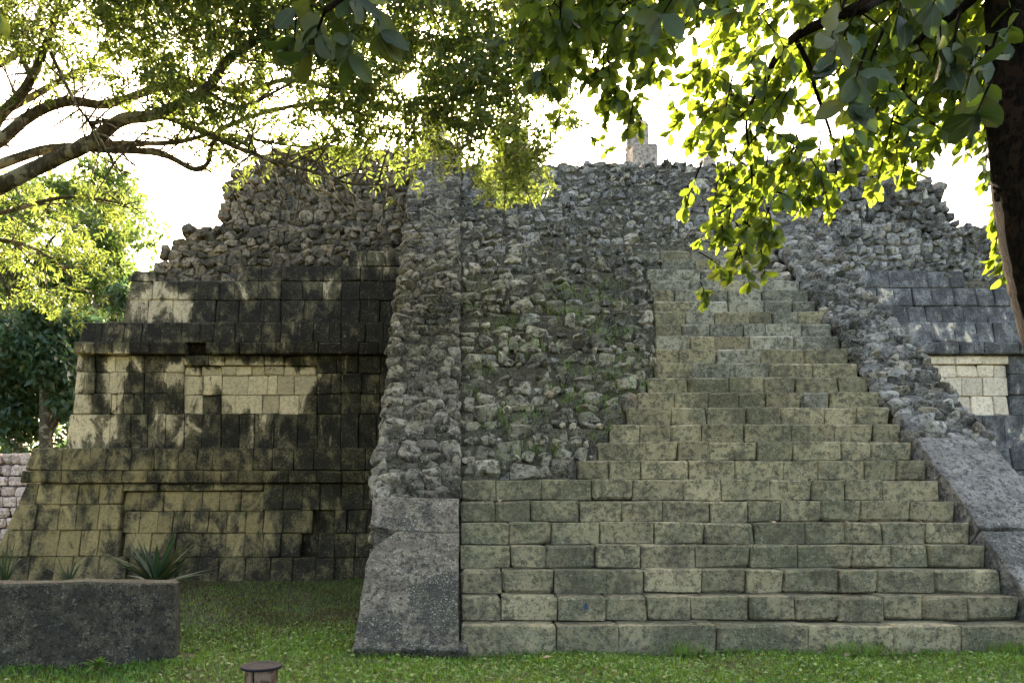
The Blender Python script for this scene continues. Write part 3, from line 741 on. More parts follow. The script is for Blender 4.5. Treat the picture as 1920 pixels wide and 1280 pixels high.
# --- turn the stones into objects: the 300 largest on their own, the rest as one mass
par = {'stair': stair, 'left': bal['left'], 'right': bal['right'], 't4': T4, 't5': T5}
def px_size(s):
    p, sz, r, k, prom = s
    u = VX + p[0] * FPX / p[1]; v = VY - (p[2] - EYE) * FPX / p[1]
    if not (-10 < u < 1900 and 0 < v < 1280): return 0
    hid = 0.5 if (u > 1250 and v < 480) or (u < 800 and v < 330) else 1.0
    return sz[0] * sz[2] / p[1] ** 2 * prom * hid
order = sorted(range(len(STONES)), key=lambda i: -px_size(STONES[i]))
indiv = set(order[:300])
RM = ['rubble', 'rubble_brown', 'rubble_dark', 'rubble_grey']
lib_me = [[mesh('rubble_stone', A, FF, M[m_]) for A, FF in LIB] for m_ in RM]
def stone_kind(p, key):
    if key == 'left': return 2
    if key == 'right': return 3 if rng.random() < .7 else 2
    if key in ('t4', 't5'): return 1 if p[0] < CX else 3
    return 3 if rng.random() < np.interp(p[2], [5.5, 8], [.1, .8]) else 0
fv, ff, fr, fm, base = [], [], [], [], 0
for i, (p, sz, r, key, prom) in enumerate(STONES):
    v = int(rng.integers(len(LIB))); mk = stone_kind(p, key)
    if i in indiv:
        o = link('rubble_stone', lib_me[mk][v], par[key])
        po = Vector(WORLD[par[key].name])
        o.matrix_local = Matrix.Translation(Vector(p) - po) @ Matrix(r.tolist()).to_4x4() @ Matrix.Diagonal((*sz, 1))
    else:
        A, FF = LIB[v]
        fv.append((A * sz) @ r.T + p); ff += [[a + base for a in f] for f in FF]; fr += [float(rng.random())] * len(FF); fm += [mk] * len(FF); base += len(A)
o = part('rubble_fill', np.concatenate(fv), ff, M['rubble'], pyr, rnd=fr); o['kind'] = 'stuff'
for m_ in RM[1:]: o.data.materials.append(M[m_])
o.data.polygons.foreach_set('material_index', np.array(fm, np.int32))
print('stones', len(STONES))

# ------------------------------------------------------------------ pillars on the summit
def pillar(u0, u1, v0, v1, Y, label, depth=0.5, rough=0.03, taper=0.05):
    xa, zt = XZ(u0, v0, Y); xb, zb = XZ(u1, v1, Y)
    w = xb - xa; h = zt - zb
    o = empty('stone_pillar', ((xa + xb) / 2, Y + depth / 2, zb - .25)); WORLD[o.name] = tuple(o.location)
    tag(o, label, 'pillar', 'pillars on the summit')
    nseg = max(1, int(round(h / 0.75)))
    zz = zb - .25; dh = (zt - zz) / nseg
    for i in range(nseg):
        s = 1 - taper * i / nseg
        part('drum', block_verts(w * s, depth * s, dh - .01, 0.035, chip=.4, jit=rough * .5) + np.array([(xa + xb) / 2, Y + depth / 2, zz + dh / 2]), BOX_F, M['pillar'], o)
        zz += dh
pillar(1176, 1218, 221, 312, 19.0, 'tall thin grey stone pillar standing behind a short stump')
pillar(1186, 1236, 266, 312, 17.8, 'short rounded stone stump in front of the tall thin pillar', 0.5, 0.06, 0.12)
pillar(1320, 1345, 236, 320, 19.5, 'stone pillar half hidden by the broad leaves')
pillar(790, 835, 205, 275, 18.6, 'blue-grey stone pillar below the sun, above the left balustrade')
pillar(962, 992, 236, 315, 19.4, 'slim stone pillar behind the hanging spray of narrow leaves')

# ------------------------------------------------------------------ pale wall beyond the left corner
pw = empty('pale_stone_wall', (-15.5, 21, 0)); WORLD[pw.name] = tuple(pw.location)
tag(pw, 'pale stone block wall beyond the left corner of the pyramid', 'wall')
core = part('wall_core', *prism_x([(20.3, -.2), (21.3, 2.9), (22.5, 2.9), (22.5, -.2)], -19, -11.5), M['mortar'], pw)
z = 0.0
while z < 2.9:
    h = 0.30 if z < 2.3 else 0.34
    x = -16.5 + rng.uniform(-.2, 0)
    while x < -12.2:
        w = rng.uniform(.26, .46)
        y = 20.12 + 0.32 * z
        part('wall_block', block_verts(w - .03, .34, h - .03, .03, chip=.3, jit=.015) + np.array([x + w / 2, y + .1 + rng.normal(0, .02), z + h / 2]), BOX_F, M['pale'], pw)
        x += w
    z += h

# ------------------------------------------------------------------ low concrete wall, post
lw = [P(-420, 1330, 5.55), P(328, 1236, 7.15)]
a = np.array([lw[0].x, 6.15, 0]); b = np.array([P(328, 0, 7.12).x, 7.12, 0]); a[0] = -7.0
dirv = (b - a) / np.linalg.norm(b - a); nv = np.array([-dirv[1], dirv[0], 0])
th = 0.36; ztop_a, ztop_b = 0.84, 0.765
q = []
for (sx, sy, sz) in _corn:
    p = (a if sx < 0 else b) + (nv * th if sy > 0 else 0)
    p = p + np.array([0, 0, (ztop_a if sx < 0 else ztop_b) if sz > 0 else -0.2])
    q.append(p)
bm = bmesh.new(); hv = hexa(q, 0.022)
vs = [bm.verts.new(v) for v in hv]; [bm.faces.new([vs[i] for i in f]) for f in BOX_F]
bmesh.ops.subdivide_edges(bm, edges=[e for e in bm.edges if e.calc_length() > .5], cuts=14, use_grid_fill=True)
for v in bm.verts:
    v.co += Vector((0, 0.008 * math.sin(v.co.x * 7), 0.008 * math.sin(v.co.x * 5 + 1) + 0.006 * math.sin(v.co.x * 13)))
bm.verts.index_update(); hv = np.array([v.co[:] for v in bm.verts]); hf = [[v.index for v in f.verts] for f in bm.faces]; bm.free()
c = hv.mean(0); o = link('low_wall', mesh('low_wall', hv - c, hf, M['concrete'])); o.location = c
tag(o, 'dark weathered low concrete wall on the grass at the lower left', 'low wall')

def lathe(prof, seg=28):
    V = []; F = []
    for r, z in prof:
        for i in range(seg): V.append((r * math.cos(2 * math.pi * i / seg), r * math.sin(2 * math.pi * i / seg), z))
    for j in range(len(prof) - 1):
        for i in range(seg): F.append([j * seg + i, j * seg + (i + 1) % seg, (j + 1) * seg + (i + 1) % seg, (j + 1) * seg + i])
    F.append(list(range(seg))[::-1]); F.append([(len(prof) - 1) * seg + i for i in range(seg)])
    return V, F
pc = P(490, 1249, 5.45)
post = empty('post', (pc.x, pc.y, 0)); tag(post, 'short rusty brown post with a flat dark round cap in the grass', 'post')
# two half shells with an upright gap between them, and the cap
def shell(a0, a1, r0, r1, z0, z1, n=12):
    V = []; F = []
    for i in range(n + 1):
        t = a0 + (a1 - a0) * i / n
        for r in (r0, r1):
            for z in (z0, z1): V.append((r * math.cos(t), r * math.sin(t), z))
    for i in range(n):
        k = i * 4
        F += [[k, k + 4, k + 5, k + 1], [k + 2, k + 3, k + 7, k + 6], [k + 1, k + 5, k + 7, k + 3], [k, k + 2, k + 6, k + 4]]
    F += [[0, 1, 3, 2], [n * 4, n * 4 + 2, n * 4 + 3, n * 4 + 1]]
    return V, F
top = pc.z
g0 = R(-105)
for a0, a1 in ((g0 + .10, g0 + R(175)), (g0 + R(179), g0 + 2 * math.pi - .10)):
    V, F = shell(a0, a1, 0.10, 0.122, -.1, top - .012); link('post_shell', mesh('post_shell', V, F, M['rust'], False), post)
V, F = lathe([(0.098, -.1), (0.098, top - .02)]); link('post_core', mesh('post_core', V, F, M['black']), post)
V, F = lathe([(0.13, top - .012), (0.152, top - .008), (0.156, top + .004), (0.150, top + .012), (0.10, top + .013), (0.095, top + .010), (0.02, top + .012)]); link('cap', mesh('cap', V, F, M['cap']), post)

# ------------------------------------------------------------------ vegetation helpers
def tube(points, radii, seg=8, wob=0.0):
    """tapered limb through points"""
    pts = [Vector(p) for p in points]
    # smooth: Catmull-Rom
    S, Rr = [], []
    for i in range(len(pts) - 1):
        p0, p1, p2, p3 = pts[max(i - 1, 0)], pts[i], pts[i + 1], pts[min(i + 2, len(pts) - 1)]
        for k in range(5):
            t = k / 5
            S.append(0.5 * ((2 * p1) + (p2 - p0) * t + (2 * p0 - 5 * p1 + 4 * p2 - p3) * t * t + (3 * p1 - p0 - 3 * p2 + p3) * t ** 3))
            Rr.append(radii[i] * (1 - t) + radii[i + 1] * t)
    S.append(pts[-1]); Rr.append(radii[-1])
    V, F = [], []
    up = Vector((0.31, 0.2, 0.93))
    for i, (p, r) in enumerate(zip(S, Rr)):
        d_ = (S[min(i + 1, len(S) - 1)] - S[max(i - 1, 0)]).normalized()
        x = d_.cross(up).normalized(); y = x.cross(d_)
        for k in range(seg):
            t = 2 * math.pi * k / seg
            rr = r * (1 + wob * rng.uniform(-1, 1))
            V.append(tuple(p + x * math.cos(t) * rr + y * math.sin(t) * rr))
    for i in range(len(S) - 1):
        for k in range(seg):
            F.append([i * seg + k, i * seg + (k + 1) % seg, (i + 1) * seg + (k + 1) % seg, (i + 1) * seg + k])
    F.append([(len(S) - 1) * seg + k for k in range(seg)])
    return V, F
class Bag:
    def __init__(s): s.V = []; s.F = []; s.n = 0
    def add(s, V, F):
        s.V += [tuple(v) for v in V]; s.F += [[a + s.n for a in f] for f in F]; s.n += len(V)
def leaf_shape(l, w, n=4, fold=0.25, curl=0.2, ob=0.6):
    """leaf along +Y from the stem at 0, folded on its midrib, drooping at the tip, widest at ob"""
    V, F = [], []
    for i in range(n + 1):
        t = i / n
        ww = w / 2 * (math.sin(math.pi * min(1, t ** (math.log(.5) / math.log(ob)))) ** 0.6 if 0 < t < 1 else (0.02 if t == 0 else 0.12))
        z = -curl * l * t * t
        V += [(-ww, t * l, z + fold * ww), (0, t * l, z), (ww, t * l, z + fold * ww)]
    for i in range(n):
        k = i * 3
        F += [[k, k + 1, k + 4, k + 3], [k + 1, k + 2, k + 5, k + 4]]
    return np.array(V), F
def frames(dirs, normals):
    """rotation matrices whose Y is dirs and Z near normals"""
    d_ = dirs / np.linalg.norm(dirs, axis=1)[:, None]
    x = np.cross(d_, normals); x /= np.linalg.norm(x, axis=1)[:, None] + 1e-9
    z = np.cross(x, d_)
    return np.stack([x, d_, z], 2)
def scatter(shapes, pos, rot, scl):
    """instance leaf shapes into one big mesh: V, F, per-face random"""
    VV, FF, RR = [], [], []; base = 0
    which = rng.integers(len(shapes), size=len(pos))
    for k, (A, F) in enumerate(shapes):
        ii = np.where(which == k)[0]
        if not len(ii): continue
        v = np.einsum('nij,vj->nvi', rot[ii], A) * scl[ii][:, None, None] + pos[ii][:, None, :]
        VV.append(v.reshape(-1, 3)); Fa = np.array(F)
        f = (Fa[None] + (np.arange(len(ii)) * len(A))[:, None, None] + base).reshape(-1, Fa.shape[1])
        FF.append(f); RR.append(np.repeat(rng.random(len(ii)), len(F))); base += len(ii) * len(A)
    return np.concatenate(VV), np.concatenate(FF), np.concatenate(RR)
def unit(n):
    v = rng.normal(0, 1, (n, 3)); return v / np.linalg.norm(v, axis=1)[:, None]
SUNP = Vector((0, 0, EYE))
def off_sun(pos, rad):
    """keeps the small gap in the crown through which the sun shines"""
    d_ = pos - np.array([0, 0, EYE]); s = np.array(sdir)
    t = d_ @ s; q = np.linalg.norm(d_ - t[:, None] * s, axis=1)
    return q > rad * t

# ------------------------------------------------------------------ left tree, narrow leaves
lt = empty('narrow_leaved_tree', (-7.6, 9.2, 0)); WORLD[lt.name] = tuple(lt.location)
tag(lt, 'spreading tree at the left with mottled limbs and small narrow leaves', 'tree')
bag = Bag()
def limb(px, w0, w1, Y=(9, 9), seg=8, target=bag, wob=.04):
    n = len(px); pts = []
    for i, (u, v) in enumerate(px):
        t = i / (n - 1); y = Y[0] * (1 - t) + Y[1] * t + (rng.uniform(-.12, .12) if 0 < i < n - 1 else 0); pts.append(P(u, v, y))
    rad = [(w0 * (1 - i / (n - 1)) + w1 * i / (n - 1)) * 0.36 * 9 / FPX for i in range(n)]
    V, F = tube(pts, rad, seg, wob); target.add(V, F)
    return pts
trunk_top = P(-240, 420, 9.2)
V, F = tube([(-7.75, 9.2, -.2), (-7.65, 9.2, .8), (-7.5, 9.25, 2.2), (-7.45, 9.2, 3.6), trunk_top, P(-190, 250, 9.2), P(-120, 20, 9.3), P(-80, -250, 9.4)], [.42, .33, .30, .28, .26, .2, .14, .08], 12, .05)
bag.add(V, F)
L_ = []
L_.append(limb([(-250, 450), (-100, 400), (0, 348), (100, 300), (170, 268), (228, 225), (300, 213), (385, 168), (430, 110), (500, 62), (570, 10), (640, -60)], 46, 12, (9.2, 8.6), 10))
L_.append(limb([(300, 214), (370, 243), (440, 275), (500, 298), (560, 335), (610, 378)], 17, 4, (8.8, 8.4)))
L_.append(limb([(500, 298), (580, 320), (660, 345), (740, 345)], 10, 3, (8.6, 8.5)))
L_.append(limb([(-245, 430), (-60, 300), (0, 264), (60, 215), (130, 190), (200, 196), (290, 168), (370, 158), (450, 172), (540, 150), (640, 165), (740, 170)], 36, 6, (9.3, 9.5), 9))
L_.append(limb([(-240, 400), (-40, 262), (0, 218), (48, 165), (80, 100), (105, 30), (118, -40)], 36, 12, (9.3, 9.0), 9))
L_.append(limb([(60, 150), (20, 60), (-10, 0), (-20, -60)], 16, 7, (9.1, 9.3)))
L_.append(limb([(-10, 125), (50, 85), (75, 20), (80, -40)], 20, 10, (9.5, 9.6)))
L_.append(limb([(-240, 440), (-50, 330), (0, 308), (100, 278), (200, 280), (300, 288), (360, 316), (388, 308), (400, 262)], 30, 9, (9.3, 9.0)))
L_.append(limb([(170, 268), (320, 268), (400, 252), (480, 262), (540, 273), (600, 275)], 14, 4, (9.2, 9.4)))
L_.append(limb([(-100, 260), (40, 192), (130, 142), (200, 105), (300, 60)], 24, 6, (9.9, 10.2)))
L_.append(limb([(385, 170), (450, 200), (520, 170), (570, 140), (650, 110)], 10, 3, (8.8, 8.6)))
L_.append(limb([(400, 255), (430, 235), (520, 205), (640, 190), (760, 210), (880, 190), (1000, 160)], 15, 3, (9.3, 9.8)))
L_.append(limb([(570, 10), (700, 60), (820, 90), (940, 130), (1020, 180)], 14, 3, (8.7, 9.6)))
L_.append(limb([(820, 90), (880, 190), (940, 270), (970, 340)], 8, 2, (9.2, 9.7)))
L_.append(limb([(-240, 430), (-120, 470), (0, 450), (90, 480), (150, 540)], 26, 4, (10.5, 12.0)))
L_.append(limb([(-120, 420), (0, 400), (120, 370), (220, 380), (270, 400)], 18, 3, (10.5, 12.0)))
L_.append(limb([(95, 100), (140, 190), (175, 240), (230, 330)], 10, 3, (8.8, 8.7)))
allp = [p for l in L_ for p in l[2:]]
for k in range(340):                                       # twigs
    l = L_[int(rng.integers(len(L_)))]; i = int(rng.integers(2, len(l))); p = l[i - 1].lerp(l[i], rng.random())
    d_ = Vector((rng.uniform(-.3, 1), rng.uniform(-.5, .5), rng.uniform(-.7, .7))).normalized(); ln = rng.uniform(.35, 1.1)
    q1 = p + d_ * ln * .5 + Vector(rng.uniform(-.06, .06, 3)); q2 = p + d_ * ln + Vector((rng.uniform(-.1, .1), 0, rng.uniform(-.25, .05)))
    V, F = tube([p, q1, q2], [.014, .009, .004], 4); bag.add(V, F)
part('trunk', bag.V, bag.F, M['bark_left'], lt, True)
SM = [(np.array([(0, 0, 0), (-w_, .05, .006), (0, .115, -.01), (w_, .045, .006)]), [[0, 2, 1], [0, 3, 2]]) for w_ in (.013, .016, .019)]
lowU = [-400, 0, 100, 180, 260, 330, 400, 450, 500, 560, 640, 700, 760, 800, 850, 880, 900, 960, 1020, 1045, 1075, 1090]
lowV = [230, 215, 215, 190, 235, 270, 300, 335, 270, 290, 300, 335, 330, 300, 270, 300, 330, 340, 300, 235, 255, 180]
holes = [(238, 140, 30, 22), (50, 212, 45, 25), (110, 240, 45, 20), (405, 220, 20, 14), (560, 230, 36, 18), (180, 330, 40, 20), (260, 165, 22, 14), (640, 60, 12, 10), (520, 190, 20, 12), (990, 250, 20, 30), (60, 30, 20, 14)]
cl = []
while len(cl) < 9600:
    u = rng.uniform(-380, 1085); v = rng.uniform(-420, 345)
    if v > np.interp(u, lowU, lowV): continue
    if any(((u - a) / c_) ** 2 + ((v - b) / d_) ** 2 < 1 for a, b, c_, d_ in holes): continue
    dens = 0.8 if v < 150 else 0.5
    if u < 330: dens *= 0.5
    if u < 200 and v > 120: dens *= 0.5
    if v < -60: dens *= 0.45
    if u > 480 and v > 250: dens *= 0.5
    if 620 < u < 1000 and 40 < v < 280: dens = 1.0
    if 200 < u < 640 and v < 150: dens = 1.0
    if 860 < u < 1040 and v > 220: dens = 0.9
    # clumpy
    dens *= 0.35 + 0.9 * (0.5 + 0.5 * math.sin(u * .031 + 2 * math.sin(v * .02)) * math.sin(v * .043 + 1.3 * math.sin(u * .017)))
    if rng.random() > dens: continue
    y = 8.9 + rng.normal(0, .55)
    x, z = XZ(u, v, 9.2)
    cl.append((x, y, z))
for k in range(200):                                       # hanging spray that catches the sun
    a = rng.uniform(0, 2 * math.pi); r = rng.random() ** .6
    lob = 1 + .25 * math.sin(3 * a + 1)
    x, z = XZ(966 + 62 * lob * r * math.cos(a), 318 + 64 * lob * r * math.sin(a), 10.6); cl.append((x, 10.6 + rng.normal(0, .25), z))
for k in range(900):                                       # lower left boughs
    u = rng.uniform(-250, 290); v = rng.uniform(340, 610)
    lim = np.interp(u, [-250, 0, 60, 120, 170, 200, 240, 300], [640, 560, 590, 615, 560, 500, 420, 390])
    if v > lim or (200 < u and v < 360): continue
    if math.sin(u * .05 + 1) * math.sin(v * .045) < -.25: continue
    x, z = XZ(u, v, 11.6); cl.append((x, 11.6 + rng.normal(0, .5), z))
for k in range(5200):                                      # unseen crown above and left of the picture, added to shade the left
    x = rng.uniform(-11, -.6); y = rng.uniform(2.2, 8.6); z = EYE + 950 * y / FPX + .25 + rng.random() ** 1.5 * 2.6
    if x < -862 * y / FPX - .8: z = rng.uniform(3.2, 8.5)
    if math.sin(x * 2.1 + y) * math.sin(y * 1.7 + z) < -.45: continue
    cl.append((x, y, z))
cl = np.array(cl); PP, DD, NN = [], [], []
for c_ in cl:
    m = int(rng.integers(10, 16)); ax = np.array([rng.normal(0, 1), rng.normal(0, .8), rng.normal(-.45, .5)]); ax /= np.linalg.norm(ax)
    ln = rng.uniform(.16, .34); t = np.linspace(0, 1, m)[:, None]
    pp = c_ + ax * (t - .5) * ln + rng.normal(0, .012, (m, 3))
    sd = unit(1)[0]; sd = np.cross(ax, sd); sd /= np.linalg.norm(sd) + 1e-9
    sg = np.where(np.arange(m) % 2, 1, -1)[:, None]
    dd = ax * .7 + sd * sg * .8 + rng.normal(0, .22, (m, 3)) + np.array([0, 0, -.15])
    nn = np.cross(ax, sd)[None] + rng.normal(0, .35, (m, 3))
    PP.append(pp); DD.append(dd); NN.append(nn)
PP = np.concatenate(PP); DD = np.concatenate(DD); NN = np.concatenate(NN); ok = off_sun(PP, .012)
PP, DD, NN = PP[ok], DD[ok], NN[ok]
V, F, rr = scatter(SM, PP, frames(DD, NN), rng.uniform(.7, 1.15, len(PP)))
o = part('crown', V, F, M['leaf_small'], lt, True, rr); o['kind'] = 'stuff'
print('small leaves', len(PP))

# ------------------------------------------------------------------ right tree, broad leaves
rt = empty('broad_leaved_tree', (4.75, 5.0, 0)); WORLD[rt.name] = tuple(rt.location)
tag(rt, 'tree at the right with dark leaning trunk and broad sunlit green leaves', 'tree')
bag2 = Bag()
edge = [(-700, 1800), (-300, 1845), (-100, 1858), (0, 1862), (200, 1864), (300, 1872), (420, 1886), (520, 1906), (580, 1922), (800, 1985), (1100, 2060), (1380, 2110)]
V, F = tube([P(u + 66, v, 5.0) for v, u in edge[::-1]], [.34, .29, .26, .25, .25, .25, .247, .245, .245, .24, .21, .15], 16, .035)
bag2.add(V, F)
tw = Bag()
for px, w0, w1, Y in (([(1900, -100), (1760, -60), (1620, 10), (1490, 70), (1440, 140), (1425, 230)], 28, 5, (5.0, 6.2)),
                      ([(1490, 70), (1520, 130), (1530, 170), (1560, 260), (1570, 340)], 9, 3, (6.0, 6.2)),
                      ([(1620, 10), (1500, -40), (1350, -50), (1200, -20), (1130, 60), (1110, 120)], 18, 4, (5.6, 6.6)),
                      ([(1350, -50), (1290, 40), (1270, 90)], 8, 3, (6.2, 6.4)),
                      ([(1440, 140), (1400, 220), (1410, 330), (1400, 430)], 7, 2, (6.2, 6.1)),
                      ([(1880, -60), (1800, 20), (1720, 80), (1690, 180), (1680, 280)], 16, 3, (5.0, 5.8)),
                      ([(1200, -20), (1080, 10), (1040, 60), (1020, 130)], 8, 3, (6.5, 6.7)),
                      ([(1900, -250), (1700, -220), (1500, -260), (1250, -300)], 34, 8, (5.0, 5.5)),
                      ([(1900, -120), (1820, -70), (1700, -30), (1620, 20)], 18, 6, (5.0, 3.3)),
                      ([(1700, -100), (1300, -90), (900, -80), (700, -30), (610, 20)], 22, 5, (4.0, 3.3))):
    limb(px, w0, w1, Y, 7, bag2)
BL = [leaf_shape(.165, .088, 4, f_, c_, .60) for f_, c_ in ((.15, .05), (.3, .25), (.5, .4), (.2, .5), (.1, -.15))]
LU = [960, 1000, 1030, 1060, 1095, 1120, 1150, 1180, 1210, 1240, 1265, 1300, 1320, 1345, 1380, 1440, 1470, 1490, 1540, 1580, 1600, 1620, 1640, 1660, 1700, 1745, 1760, 1800, 1860, 1900]
LV = [60, 110, 215, 175, 135, 205, 240, 225, 215, 185, 175, 195, 265, 480, 525, 512, 440, 420, 425, 380, 255, 195, 235, 360, 365, 330, 285, 300, 290, 290]
rholes = [(1275, 160, 34, 45), (1120, 175, 22, 26), (1240, 60, 22, 22), (1610, 250, 34, 60), (1490, 200, 18, 16), (1260, 240, 30, 40), (1540, 175, 16, 14), (1690, 90, 14, 12)]
leaf_p, leaf_d, leaf_n, leaf_s = [], [], [], []
def spray(p0, dirs, ln, m, s=1.0):
    """a drooping twig with alternate leaves and a tuft at its end"""
    p0 = np.array(p0); d0 = np.array(dirs, float); d0 /= np.linalg.norm(d0)
    pts = []
    for i in range(5):
        t = i / 4; pts.append(p0 + d0 * ln * t + np.array([0, 0, -.22 * ln * t * t]))
    V, F = tube(pts, [.008, .007, .006, .004, .003], 4); tw.add(V, F)
    pts = np.array(pts)
    for i in range(m):
        t = .3 + .65 * (i + .6) / m if i < m - 4 else rng.uniform(.9, 1)
        k = min(int(t * 4), 3); p = pts[k] + (pts[k + 1] - pts[k]) * (t * 4 - k)
        side = unit(1)[0]; dd = d0 * .35 + side * .75 + np.array([0, 0, -.45])
        leaf_p.append(p); leaf_d.append(dd); leaf_n.append(np.array([0, -.85, -.25]) + rng.normal(0, .5, 3)); leaf_s.append(s * rng.uniform(.7, 1.12))
cnt = 0
while cnt < 620:
    u = rng.uniform(975, 1900); lim = np.interp(u, LU, LV)
    lim -= 26; v = rng.uniform(-260, lim - 30)
    if any(((u - a) / (c_ + 14)) ** 2 + ((v + 25 - b) / (d_ + 22)) ** 2 < 1 for a, b, c_, d_ in rholes): continue
    if v < -40 and rng.random() < .45: continue
    if v > 200 and rng.random() < .35: continue
    Y = 6.1 + rng.normal(0, .5) - (0.6 if u > 1650 else 0)
    ln = min(rng.uniform(.25, .5), max(.1, (lim - v - 22) * 6.1 / FPX))
    x, z = XZ(u, v, 6.1)
    if Y < 4.7: continue
    spray((x, Y, z), (rng.normal(0, .85), rng.normal(0, .5), -.75), ln * .8, int(rng.integers(9, 15)), rng.uniform(.66, .88))
    cnt += 1
for k in range(110):
    u = rng.uniform(1590, 1875); v = rng.uniform(-60, min(250, np.interp(u, LU, LV) - 60)); Y = rng.uniform(5.3, 6.4)
    if ((u - 1612) / 40) ** 2 + ((v - 235) / 75) ** 2 < 1: continue
    x, z = XZ(u, v, Y); spray((x, Y, z), (rng.normal(0, .8), rng.normal(0, .4), -.75), rng.uniform(.18, .32), int(rng.integers(9, 14)), rng.uniform(.62, .85))
# boughs that reach down on long stems
for u, v, Yb in ((1345, 380, 6.1), (1370, 430, 6.1), (1400, 470, 6.1), (1425, 500, 6.1), (1440, 430, 6.0), (1340, 420, 6.2), (1385, 505, 6.1), (1520, 340, 6.2), (1545, 380, 6.1), (1500, 370, 6.2), (1570, 350, 6.1), (1685, 300, 5.8), (1700, 335, 5.8), (1660, 320, 5.8),
                 (1868, 385, 5.6), (1866, 420, 5.6), (1875, 455, 5.5), (1885, 500, 5.4), (1850, 330, 5.6), (1150, 190, 6.5), (1190, 225, 6.5), (1205, 240, 6.5), (1030, 180, 6.6), (1440, 330, 6.0), (1360, 330, 6.1), (1720, 290, 5.8), (1800, 250, 5.7), (1845, 255, 5.7), (1415, 400, 6.0)):
    x, z = XZ(u, v - 40, Yb); spray((x, Yb, z), (rng.normal(0, .25), rng.normal(0, .2), -1), rng.uniform(.16, .28), 12, .72)
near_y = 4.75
for u, v, Y, m in ((1610, 10, 3.3, 8), (1625, 90, 3.3, 9), (1655, 60, 3.4, 7), (1585, 0, 3.2, 5), (1700, -40, 3.4, 6), (1800, 20, 3.4, 9), (1835, 90, 3.5, 10), (1870, 60, 3.6, 7), (1780, -30, 3.3, 6), (1860, 150, 3.6, 6), (1760, 10, 3.5, 5),
                   (610, 20, 3.4, 9), (660, 60, 3.5, 8), (560, -20, 3.5, 7), (640, -30, 3.4, 8), (700, 0, 3.6, 7), (530, 10, 3.6, 4), (1290, -40, 3.4, 5), (1320, -50, 3.4, 4), (20, -50, 3.6, 5)):
    x, z = XZ(u, v, Y); spray((x, Y, z), (rng.normal(0, .4), rng.normal(0, .3), -.8), rng.uniform(.12, .22), m, .98)
leaf_p = np.array(leaf_p); leaf_d = np.array(leaf_d); leaf_n = np.array(leaf_n); leaf_s = np.array(leaf_s)
ok = off_sun(leaf_p, .03); leaf_p, leaf_d, leaf_n, leaf_s = leaf_p[ok], leaf_d[ok], leaf_n[ok], leaf_s[ok]
rots = frames(leaf_d, leaf_n)
part('trunk', bag2.V, bag2.F, M['bark_right'], rt, True)
part('twigs', tw.V, tw.F, M['bark_right'], rt, True)['kind'] = 'stuff'
uu = VX + leaf_p[:, 0] * FPX / leaf_p[:, 1]; vv = VY - (leaf_p[:, 2] - EYE) * FPX / leaf_p[:, 1]
prom = leaf_s / leaf_p[:, 1] * ((uu > 0) & (uu < 1910) & (vv > -20)) * np.where(vv > 260, 1.6, 1)
top300 = set(np.argsort(-prom)[:300].tolist())
rest = np.array([i for i in range(len(leaf_p)) if i not in top300])
V, F, rr = scatter(BL, leaf_p[rest], rots[rest], leaf_s[rest])
crown = part('crown', V, F, M['leaf_big'], rt, True, rr); crown['kind'] = 'stuff'
def leaf_mesh(mt, w, fold, curl, ob, tw_):
    A, F = leaf_shape(.165, w, 7, fold, curl, ob)
    for i in range(8):                                       # wavy rim and a twist toward the tip
        for k_ in (0, 2): A[i * 3 + k_, 2] += rng.normal(0, .004)
        a_ = tw_ * i / 7; x_, z_ = A[i * 3:i * 3 + 3, 0].copy(), A[i * 3:i * 3 + 3, 2].copy()
        zc = z_[1]; A[i * 3:i * 3 + 3, 0] = x_ * math.cos(a_) - (z_ - zc) * math.sin(a_); A[i * 3:i * 3 + 3, 2] = zc + x_ * math.sin(a_) + (z_ - zc) * math.cos(a_)
    me = mesh('leaf', A, F, mt, True)
    at = me.attributes.new('rib', 'FLOAT', 'POINT'); at.data.foreach_set('value', np.tile([0., 1., 0.], 8).astype(np.float32))
    at = me.attributes.new('along', 'FLOAT', 'POINT'); at.data.foreach_set('value', np.repeat(np.arange(8) / 7., 3).astype(np.float32))
    return me
LS = [(rng.uniform(.07, .098), rng.uniform(.05, .5), rng.uniform(-.15, .55), rng.uniform(.54, .66), rng.normal(0, .5)) for k_ in range(12)]
bl_me = [leaf_mesh(M['leaf_vein'], *q_) for q_ in LS]; bl_shaded = [leaf_mesh(M['leaf_shaded'], *q_) for q_ in LS]
co = Vector(WORLD[rt.name])
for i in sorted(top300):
    o = link('leaf', (bl_shaded if leaf_p[i][1] < near_y else bl_me)[int(rng.integers(len(bl_me)))], rt)
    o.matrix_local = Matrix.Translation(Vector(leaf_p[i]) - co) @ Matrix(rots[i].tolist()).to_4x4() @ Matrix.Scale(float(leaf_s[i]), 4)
print('broad leaves', len(leaf_p))

